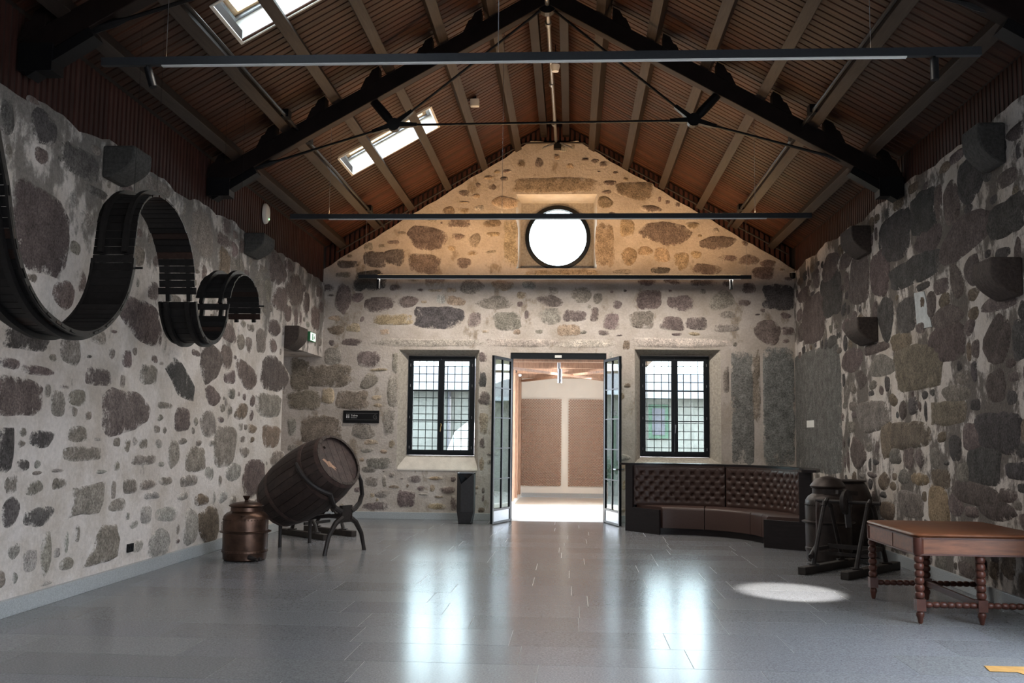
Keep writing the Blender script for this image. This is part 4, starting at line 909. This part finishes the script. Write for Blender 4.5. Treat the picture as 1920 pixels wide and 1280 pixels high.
# ---------------------------------------------------------------- tilted barrel on its iron stand
BC = V((-3.53, 13.17, .925)); AX = V((.765, -.44, .477)).normalized()
BX = AX.cross(V((0, 0, 1))).normalized(); BZ = BX.cross(AX).normalized()
MBAR = Matrix.Translation(BC) @ Matrix((BX, BZ, AX)).transposed().to_4x4()
BT = thing('wine_barrel', 'dark tilted oak barrel resting on an iron stand', 'barrel', (BC.x, BC.y, .5))
HL = .63; rad = lambda t: .36 + .10 * (1 - (t / HL) ** 2)
NS = 24
for i in range(NS):
    a0, a1 = 2 * math.pi * i / NS + .006, 2 * math.pi * (i + 1) / NS - .006; o = MB(); vs = []; seg_n = 10
    for k in range(seg_n + 1):
        t = -HL + 2 * HL * k / seg_n; r = rad(t)
        for rr, aa in ((r, a0), (r + .004, (a0 + a1) / 2), (r, a1), (r - .03, a1), (r - .03, a0)): vs.append(MBAR @ V((rr * math.cos(aa), rr * math.sin(aa), t)))
    fs = []
    for k in range(seg_n):
        for j in range(5): fs.append((k * 5 + j, k * 5 + (j + 1) % 5, (k + 1) * 5 + (j + 1) % 5, (k + 1) * 5 + j))
    fs += [(4, 3, 2, 1, 0), tuple(seg_n * 5 + j for j in range(5))]
    s = rnd(.75, 1.25); o.add(vs, fs).build('stave', M_BARREL, BT, smooth=True, color=(s, s * .98, s * .96))
for t, w, d in ((.595, .05, .006), (.34, .06, .007), (-.34, .06, .007), (-.595, .05, .006)):
    MB().lathe([(rad(t - w / 2) - .002, t - w / 2), (rad(t - w / 2) + d, t - w / 2), (rad(t + w / 2) + d, t + w / 2), (rad(t + w / 2) - .002, t + w / 2), (rad(t - w / 2) - .002, t - w / 2)], MBAR, 48).build('hoop', M_RUST, BT, smooth=True)
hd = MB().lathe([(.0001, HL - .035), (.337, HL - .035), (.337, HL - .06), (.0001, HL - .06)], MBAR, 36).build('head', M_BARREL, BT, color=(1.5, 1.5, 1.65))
for q in (-.18, -.06, .06, .18):
    h = math.sqrt(.335 ** 2 - q * q); o = MB().beam(MBAR @ V((q, -h, HL - .0345)), MBAR @ V((q, h, HL - .0345)), .003, .002, AX); o.build('joint', M_TRUSS, hd)
MB().lathe([(.0001, HL - .06), (.335, HL - .06)], Matrix.Translation(-2 * (HL - .04) * AX) @ MBAR, 36).build('head', M_BARREL, BT, color=(1, 1, 1))
o = MB(); poly = [(-.10, .02), (-.055, .07), (-.02, .045), (.03, .085), (.045, .03), (.10, -.0), (.05, -.02), (.06, -.07), (.0, -.045), (-.05, -.075), (-.06, -.02)]
bw = lambda a, b, z: MBAR @ (V((.16, -.05, z)) + V((-a * 1.05 + b * .2, b * .8 - a * .62, 0)))
o.prism([bw(a, b, HL - .0345) for a, b in poly], AX * .001); o.build('worn_patch', M_BARE, hd, label='bare worn wood patch')
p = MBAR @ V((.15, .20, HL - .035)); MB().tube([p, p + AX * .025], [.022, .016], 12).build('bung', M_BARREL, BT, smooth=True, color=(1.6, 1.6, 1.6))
BS = thing('barrel_stand', 'cast iron stand with forked legs holding the barrel', 'stand', (-3.3, 13.3, 0))
TD = V((.40, .78, 0)).normalized()
def lyre(c, half, zj, top, reach, wid, name):
    c = V(c); o = MB()
    for s in (-1, 1):
        foot = c + TD * (s * half) ; j = c + TD * (s * .075) + V((0, 0, zj - .07))
        o.tube([foot, foot + V((0, 0, .05)) - TD * s * .012, c + TD * (s * half * .82) + V((0, 0, zj * .45)), c + TD * (s * half * .5) + V((0, 0, zj * .75)), j], [.030, .026, .030, .036, .045], 8)
    o.beam(c + V((0, 0, zj - .13)), c + V((0, 0, zj + .09)), .055, .21, TD, .055, .20)
    o.build('leg_fork', M_IRON, BS, smooth=True)
JC = V((-2.99, 13.11, .56)); S2 = lambda t, th, k: BC + AX * t + (BX * math.cos(R(th)) + BZ * math.sin(R(th))) * (rad(t) + k)
lyre((-2.99, 13.11, 0), .40, .53, 1.02, .42, .05, 'front')
MB().tube([JC - TD * .09 - V((0, 0, .02)), JC - TD * .15 + V((-.06, 0, .05))] + [S2(.46 - .14 * k / 7, -64 + 78 * k / 7, .036) for k in range(8)], [.042] + [.032] * 8 + [.024], 8).build('arm', M_IRON, BS, smooth=True)
E_ = S2(.55, 206, .02)
MB().tube([JC + TD * .09 - V((0, 0, .02)), JC + TD * .19 + V((0, 0, .01)), JC + TD * .28 + V((.0, 0, .08)), JC + TD * .345 + V((-.01, 0, .19)), E_.lerp(JC + TD * .36 + V((0, 0, .28)), .5), E_], [.042, .034, .032, .03, .028, .024], 8).build('arm', M_IRON, BS, smooth=True)
for s_ in (0, .60):
    f = V((-4.02, 13.63, 0)) + TD * s_
    MB().tube([f, f + V((0, 0, .12)), f + V((.0, 0, .30)), f + V((.03, 0, .40))], [.026, .024, .028, .032], 8).build('leg', M_IRON, BS, smooth=True)
MB().beam(V((-4.02, 13.63, .34)), V((-4.02, 13.63, .34)) + TD * .60, .035, .05).build('crossbar', M_IRON, BS)
for s_ in (0, .5): MB().beam(V((-4.0, 13.62, .36)) + TD * s_, JC + TD * (s_ * .3 - .07) - V((0, 0, .06)), .03, .045).build('rail', M_IRON, BS)
# low machine on wooden skids, half hidden behind the barrel
def skid_machine(name, label, sk, zt, h_rail, crank):
    c = (sk[0][0] + sk[1][1] * 1) if 0 else V(sk[0][0]).lerp(V(sk[1][1]), .5); T_ = thing(name, label, 'machine', (c.x, c.y, 0)); tops = []
    for a, b in sk:
        a, b = V(a), V(b); d = (b - a).normalized(); z = V((0, 0, .045))
        o = MB().beam(a + z, b + z, .10, .09); o.build('skid', M_SKID, T_, bevel=.01)
        m = a.lerp(b, .5); L_ = (b - a).length
        for s in (-1, 1):
            f = m + d * (s * L_ * .28); o = MB().tube([f + V((0, 0, .085)), f + V((0, 0, .11)), f - d * s * .04 + V((0, 0, .2)), m + d * s * .06 + V((0, 0, zt))], [.045, .03, .028, .024], 8); o.box(f + V((0, 0, .095)), (.12, .10, .02)); o.build('leg', M_IRON, T_, smooth=True)
        MB().beam(m - d * L_ * .2 + V((0, 0, h_rail)), m + d * L_ * .2 + V((0, 0, h_rail)), .03, .045).build('crossbar', M_IRON, T_)
        o = MB().tube([m + V((0, 0, zt - .06)) - d * .09, m + V((0, 0, zt + .02)), m + V((0, 0, zt - .06)) + d * .09], .03, 8); o.build('bearing', M_IRON, T_, smooth=True); tops.append(m + V((0, 0, zt)))
    ax = (tops[1] - tops[0]).normalized(); MB().tube([tops[0] - ax * .14, tops[1] + ax * .12], .022, 10).build('axle', M_IRON, T_, smooth=True)
    MB().beam(tops[0] - V((0, 0, zt - h_rail - .02)), tops[1] - V((0, 0, zt - h_rail - .02)), .03, .05).build('tie_bar', M_IRON, T_)
    MB().beam(tops[0] - V((0, 0, zt - .2)), tops[1] - V((0, 0, zt - .2)), .03, .04).build('tie_bar', M_IRON, T_)
    return T_, tops, ax
M_SKID = mat('old_skid_timber', (.022, .016, .013), .7, nscale=8, namp=.5, bump=.2)
skid_machine('skid_frame', 'low iron frame on wooden skids half hidden behind the barrel', [((-4.5, 15.40, 0), (-3.60, 14.55, 0)), ((-4.28, 15.93, 0), (-3.32, 15.16, 0))], .42, .27, False)

# ---------------------------------------------------------------- faceted bin by the door
bx, by = -1.885, 17.76
T_ = thing('waste_bin', 'tall faceted dark grey metal bin between window and door', 'bin', (bx, by, 0))
hw, hd_ = .155, .15
lo = [(bx - .115, by - .10, 0), (bx + .09, by - .10, 0), (bx + .115, by + .12, 0), (bx - .115, by + .12, 0)]
A = [(bx - hw, by - .06, .22), (bx - .075, by - hd_, .22), (bx + hw, by - hd_, .22), (bx + hw, by + hd_, .22), (bx - hw, by + hd_, .22)]
B = [(bx - hw, by - .06, .90), (bx - .075, by - hd_, .70), (bx + hw, by - hd_, .90), (bx + hw, by + hd_, .90), (bx - hw, by + hd_, .90)]
o = MB(); o.add(A + B, [(0, 1, 6, 5), (1, 2, 7, 6), (2, 3, 8, 7), (3, 4, 9, 8), (4, 0, 5, 9)])
o.add(lo + A, [(0, 1, 5), (0, 5, 4), (1, 6, 5), (1, 2, 7), (1, 7, 6), (2, 3, 8), (2, 8, 7), (3, 0, 4), (3, 4, 8), (3, 2, 1, 0)])
o.build('body', M_BIN, T_)
o = MB(); o.add([B[0], B[1], B[2], (bx + .02, by + .03, .80), (bx - .02, by + .02, .62)], [(0, 3, 4), (0, 4, 1), (1, 4, 2), (4, 3, 2)]); o.build('throat', M_FRAME, T_)
o = MB(); o.box((bx, by + hd_ - .012, .893), (2 * hw, .03, .02)); o.box((bx - hw + .01, by + .04, .893), (.02, .2, .02)); o.box((bx + hw - .01, by, .893), (.02, 2 * hd_, .02)); o.build('rim', M_ALU, T_)
MB().box((bx, by, .008), (.24, .24, .014)).build('base', M_BLACK, T_)

# ---------------------------------------------------------------- curved tufted bench
CX, CY = 1.43, 15.08
T_ = thing('curved_bench', 'curved brown tufted leather bench in a black wooden case', 'bench', (2.4, 16.2, 0))
def arc(t, k):
    """k=0 seat front, 1 backrest face, 2 case outside; t from the left end (0) to the right end (1)"""
    tf, tb = R(90 + (-16 - 90) * t), R(103 + (-22 - 103) * t)
    rf, rb = 1.27 + .18 * t, 1.86 + .14 * t
    f = V((CX + rf * math.cos(tf), CY + rf * math.sin(tf), 0)); b = V((CX + rb * math.cos(tb), CY + rb * math.sin(tb), 0))
    if k <= 1: return f.lerp(b, k)
    return b + (b - f).normalized() * (k - 1)
NSEG = 40
def sweep(name, prof, t0, t1, m, n=20, smooth=35, par=None, label=None):
    o = MB(); k = len(prof); n = max(2, int(n * (t1 - t0) * 2))
    for i in range(n + 1):
        t = t0 + (t1 - t0) * i / n
        for q, z in prof: p = arc(t, q); o.v.append(V((p.x, p.y, z)))
    for i in range(n):
        for j in range(k): o.f.append([i * k + j, i * k + (j + 1) % k, (i + 1) * k + (j + 1) % k, (i + 1) * k + j])
    o.f += [list(range(k))[::-1], [n * k + j for j in range(k)]]
    return o.build(name, m, par or T_, smooth=smooth)
sweep('plinth', [(.10, .0), (1.12, .0), (1.12, .10), (.10, .10)], .015, .985, M_CASE)
sweep('case_back', [(1.07, .08), (1.12, .08), (1.12, 1.10), (1.07, 1.10)], .0, 1.0, M_CASE)
sweep('top_rail', [(.985, 1.10), (1.22, 1.10), (1.22, 1.135), (.985, 1.135)], -.012, 1.03, M_CASE)
for a, b in ((.022, .30), (.305, .665), (.67, .815), (.82, .978)):
    sweep('seat_cushion', [(.0, .105), (.0, .40), (.015, .425), (.05, .44), (1.0, .44), (1.0, .105)], a, b, M_LEATHER, 24, 50)
# tufted backrest: dimples and buttons
def backrest(t0, t1):
    o = MB(); n = int(300 * (t1 - t0)) + 6; m = 56; z0, z1 = .44, 1.085; LA = 4.1
    rows = [.53 + i * .088 for i in range(6)]
    but = []
    for ri, zr in enumerate(rows):
        q = t0 * LA + (.06 if ri % 2 == 0 else .145)
        while q < t1 * LA - .03: but.append((q, zr)); q += .17
    cl = []
    for i in range(n + 1):
        t = t0 + (t1 - t0) * i / n; q = t * LA
        near = [b for b in but if abs(b[0] - q) < .16]
        for j in range(m + 1):
            z = z0 + (z1 - z0) * j / m; d = .030
            e = min((q - t0 * LA), (t1 * LA - q), (z - z0) + .02, (z1 - z)); d += .02 * (min(1, max(0, e / .05)) ** .5 - 1)
            for bq, bz in near:
                r2 = ((q - bq) / .036) ** 2 + ((z - bz) / .026) ** 2
                if r2 < 9: d -= .034 * math.exp(-r2)
                for sx, sz in ((.085, .088), (-.085, .088)):        # folds running diagonally to the next button
                    Lf = math.hypot(sx, sz); ux, uz = sx / Lf, sz / Lf; w_, v_ = q - bq, z - bz; al = w_ * ux + v_ * uz
                    if 0 < al < Lf and bz + sz < 1.06: 
                        c_ = abs(w_ * uz - v_ * ux); d -= .006 * math.exp(-(c_ / .009) ** 2)
            p = arc(t, 1); f = arc(t, 0); dr_ = (f - p).normalized(); o.v.append(V((p.x, p.y, z)) + dr_ * d)
    for i in range(n):
        for j in range(m): a = i * (m + 1) + j; o.f.append([a, a + m + 1, a + m + 2, a + 1])
    ob = o.build('backrest', M_LEATHER, T_, smooth=80)
    bme = MB().tube([(0, 0, 0), (0, 0, .006)], [.011, .006], 6).mesh('button', M_LEATHER)
    for bq, bz in but:
        t = bq / LA; p = arc(t, 1); f = arc(t, 0); dr_ = (f - p).normalized(); q = V((p.x, p.y, bz)) + dr_ * .004
        inst(bme, 'button', ob, Matrix.Translation(q) @ dr_.to_track_quat('Z', 'Y').to_matrix().to_4x4())
    sweep('piping', [(1 - .045, 1.075), (1 - .01, 1.075), (1 - .01, 1.098), (1 - .045, 1.098)], t0, t1, M_LEATHER, 20, 60, ob)
backrest(.008, .385); backrest(.39, .815); backrest(.82, .978)
# end panels: low front, high back
for t, s in ((.0, -1), (1.0, 1)):
    f, b = arc(t, 0), arc(t, 1); dv = (b - f).normalized(); n = V((0, 0, 1)).cross(dv) * (-.035 if s > 0 else .035)
    F, Bk, O = f - dv * .03, b - dv * .06, b + dv * .125
    pl = [F, O, O + V((0, 0, 1.10)), Bk + V((0, 0, 1.10)), Bk + V((0, 0, .40)), F + V((0, 0, .40))]
    MB().prism(pl, n).build('end_panel', M_CASE, T_, bevel=.004, label=None)

# ---------------------------------------------------------------- copper pots and crank machine by the right wall
pot('copper_still', 'dull copper pot with domed lid beside the bench end', (3.32, 13.15), 1.06, False, M_COPPER_D, False, .03)
bpy.context.view_layer.update()
T_ = [o for o in bpy.data.objects if o.name == 'copper_still'][0]
for ch in T_.children: pass
M2 = Matrix.Translation((3.32, 13.15, 0))
sel = T_
sel.scale = (1.0, 1.0, 1.36)
T_ = thing('copper_cauldron', 'wide dark copper cauldron standing behind the domed pot', 'pot', (3.70, 13.75, 0))
M2 = Matrix.Translation((3.72, 13.78, 0))
MB().lathe([(.0001, .01), (.27, .01), (.30, .05), (.34, .45), (.345, .65), (.33, .80), (.28, .93), (.235, 1.0)], M2, 36).build('body', M_COPPER_D, T_, smooth=True)
MB().lathe([(.24, .995), (.265, 1.0), (.265, 1.02), (.0001, 1.03)], M2, 36).build('lid', M_COPPER_D, T_, smooth=True)
T_, tops, ax = skid_machine('crank_machine', 'iron crank machine on two wooden skids beside the table', [((2.66, 11.79, 0), (3.52, 12.78, 0)), ((3.05, 11.43, 0), (3.97, 12.52, 0))], .82, .27, True)
p = tops[0] - ax * .12; q = p + V((-.12, -.25, -.10)); MB().beam(p, p + V((-.02, -.06, -.50)), .035, .03, (0, 1, 0)).build('crank_arm', M_RUST, T_)
a = p + V((-.02, -.06, -.50)); MB().tube([a, a + V((-.10, -.20, -.08)), a + V((-.16, -.32, -.13))], [.02, .028, .03], 10).build('crank_handle', M_IRON, T_, smooth=True)
m = tops[0].lerp(tops[1], .45); RM = Matrix.Translation(m) @ ax.to_track_quat('Z', 'Y').to_matrix().to_4x4()
MB().lathe([(.03, -.03), (.13, -.03), (.15, -.02), (.15, .02), (.13, .03), (.03, .03)], RM, 24).build('gear_wheel', M_IRON, T_, smooth=True)
o = MB().tube([m + V((0, 0, .02)), m + V((0, 0, .14))], [.05, .03], 10); o.beam(m + V((-.12, -.05, .12)), m + V((.14, .06, .10)), .05, .05); o.beam(m + V((.02, -.02, -.3)), m, .06, .05, (0, 1, 0)); o.build('clamp_head', M_IRON, T_)

# ---------------------------------------------------------------- bobbin-leg table
T_ = thing('bobbin_table', 'reddish wooden table with turned bobbin legs by the right wall', 'table', (3.5, 9.3, 0))
x0, x1, y0, y1, H = 2.93, 4.07, 8.77, 10.20, .765
def rrect(x0, x1, y0, y1, r, z):
    P = []
    for cx, cy, a in ((x1 - r, y1 - r, 0), (x0 + r, y1 - r, 90), (x0 + r, y0 + r, 180), (x1 - r, y0 + r, 270)):
        for k in range(4): P.append((cx + r * math.cos(R(a + 30 * k)), cy + r * math.sin(R(a + 30 * k)), z))
    return P
o = MB(); rings = [rrect(x0 + .03, x1 - .03, y0 + .03, y1 - .03, .06, .728), rrect(x0 + .012, x1 - .012, y0 + .012, y1 - .012, .07, .735), rrect(x0, x1, y0, y1, .08, .748), rrect(x0 + .004, x1 - .004, y0 + .004, y1 - .004, .08, .758), rrect(x0 + .018, x1 - .018, y0 + .018, y1 - .018, .07, H)]
k = len(rings[0])
for r_ in rings: o.v += [V(p) for p in r_]
for i in range(len(rings) - 1):
    for j in range(k): o.f.append([i * k + j, i * k + (j + 1) % k, (i + 1) * k + (j + 1) % k, (i + 1) * k + j])
o.f += [list(range(k))[::-1], [(len(rings) - 1) * k + j for j in range(k)]]
o.build('table_top', M_MAHO, T_, smooth=50)
lx = (x0 + .055, (x0 + x1) / 2 - .0, x1 - .055); ly = (y0 + .055, y1 - .055); ZA = .575
def apron(a, b, c, d, nrm_, split):
    o = MB(); n = V(nrm_); A, B = V((a, b, 0)), V((c, d, 0))
    o.beam(A + V((0, 0, .655)), B + V((0, 0, .655)), .025, .15); ob = o.build('apron', M_MAHO, T_)
    m = MB().beam(A + n * .014 + V((0, 0, .585)), B + n * .014 + V((0, 0, .585)), .012, .014); m.beam(A + n * .014 + V((0, 0, .722)), B + n * .014 + V((0, 0, .722)), .014, .012)
    if split: P_ = A.lerp(B, .56); m.beam(P_ + n * .014 + V((0, 0, .59)), P_ + n * .014 + V((0, 0, .72)), .006, .006, n)
    m.build('apron_moulding', M_MAHO2, ob)
apron(lx[0], ly[0] - .02, lx[2], ly[0] - .02, (0, -1, 0), False); apron(lx[0], ly[1] + .02, lx[2], ly[1] + .02, (0, 1, 0), False)
apron(lx[0] - .02, ly[1], lx[0] - .02, ly[0], (-1, 0, 0), True); apron(lx[2] + .02, ly[0], lx[2] + .02, ly[1], (1, 0, 0), False)
def leg(x, y, mid):
    o = MB(); M = Matrix.Translation((x, y, 0)); P = [(.013, 0), (.020, .012), (.026, .05), (.033, .065), (.035, .08), (.033, .095), (.020, .108)]
    o.lathe(P, M, 16); o.box((x, y, .16), (.078, .078, .10))
    P = []; z = .212
    nb = 6
    for k in range(nb):
        for a in range(0, 181, 20): P.append((.024 + .017 * math.sin(R(a)), z + .030 - .030 * math.cos(R(a))))
        z += .0605
    P.append((.03, z)); P.append((.03, .60)); o.lathe(P, M, 18)
    if not mid: o.lathe([(.036, ZA), (.047, ZA + .02), (.047, .728)], M, 16)
    o.build('leg', M_MAHO2, T_, smooth=True)
for i, x in enumerate(lx):
    for y in ly: leg(x, y, i == 1)
def stretcher(a, b):
    a, b = V(a), V(b); L_ = (b - a).length; n = round(L_ / .062); P = []
    for k in range(n):
        for q in range(0, 181, 30): P.append((.015 + .013 * math.sin(R(q)), L_ / n * (k + .5 - .5 * math.cos(R(q)))))
    M = Matrix.Translation(a) @ (b - a).to_track_quat('Z', 'Y').to_matrix().to_4x4()
    MB().lathe(P, M, 14).build('stretcher', M_MAHO2, T_, smooth=True)
for y in ly:
    stretcher((lx[0] + .04, y, .16), (lx[1] - .04, y, .16)); stretcher((lx[1] + .04, y, .16), (lx[2] - .04, y, .16))
MB().beam((lx[1], ly[0], .16), (lx[1], ly[1], .16), .035, .055).build('stretcher', M_MAHO2, T_, bevel=.004)

# added spot at the outer track head stands in for a floor sun patch
sp = light('sun_patch_spot', 'SPOT', (2.78, 7.56, 4.25), energy=SPOT, color=(1, .97, .90), spot_size=R(13), spot_blend=.6, shadow_soft_size=.03)
aim(sp, V((2.25, 10.45, 0)) - V((2.78, 7.56, 4.25)))
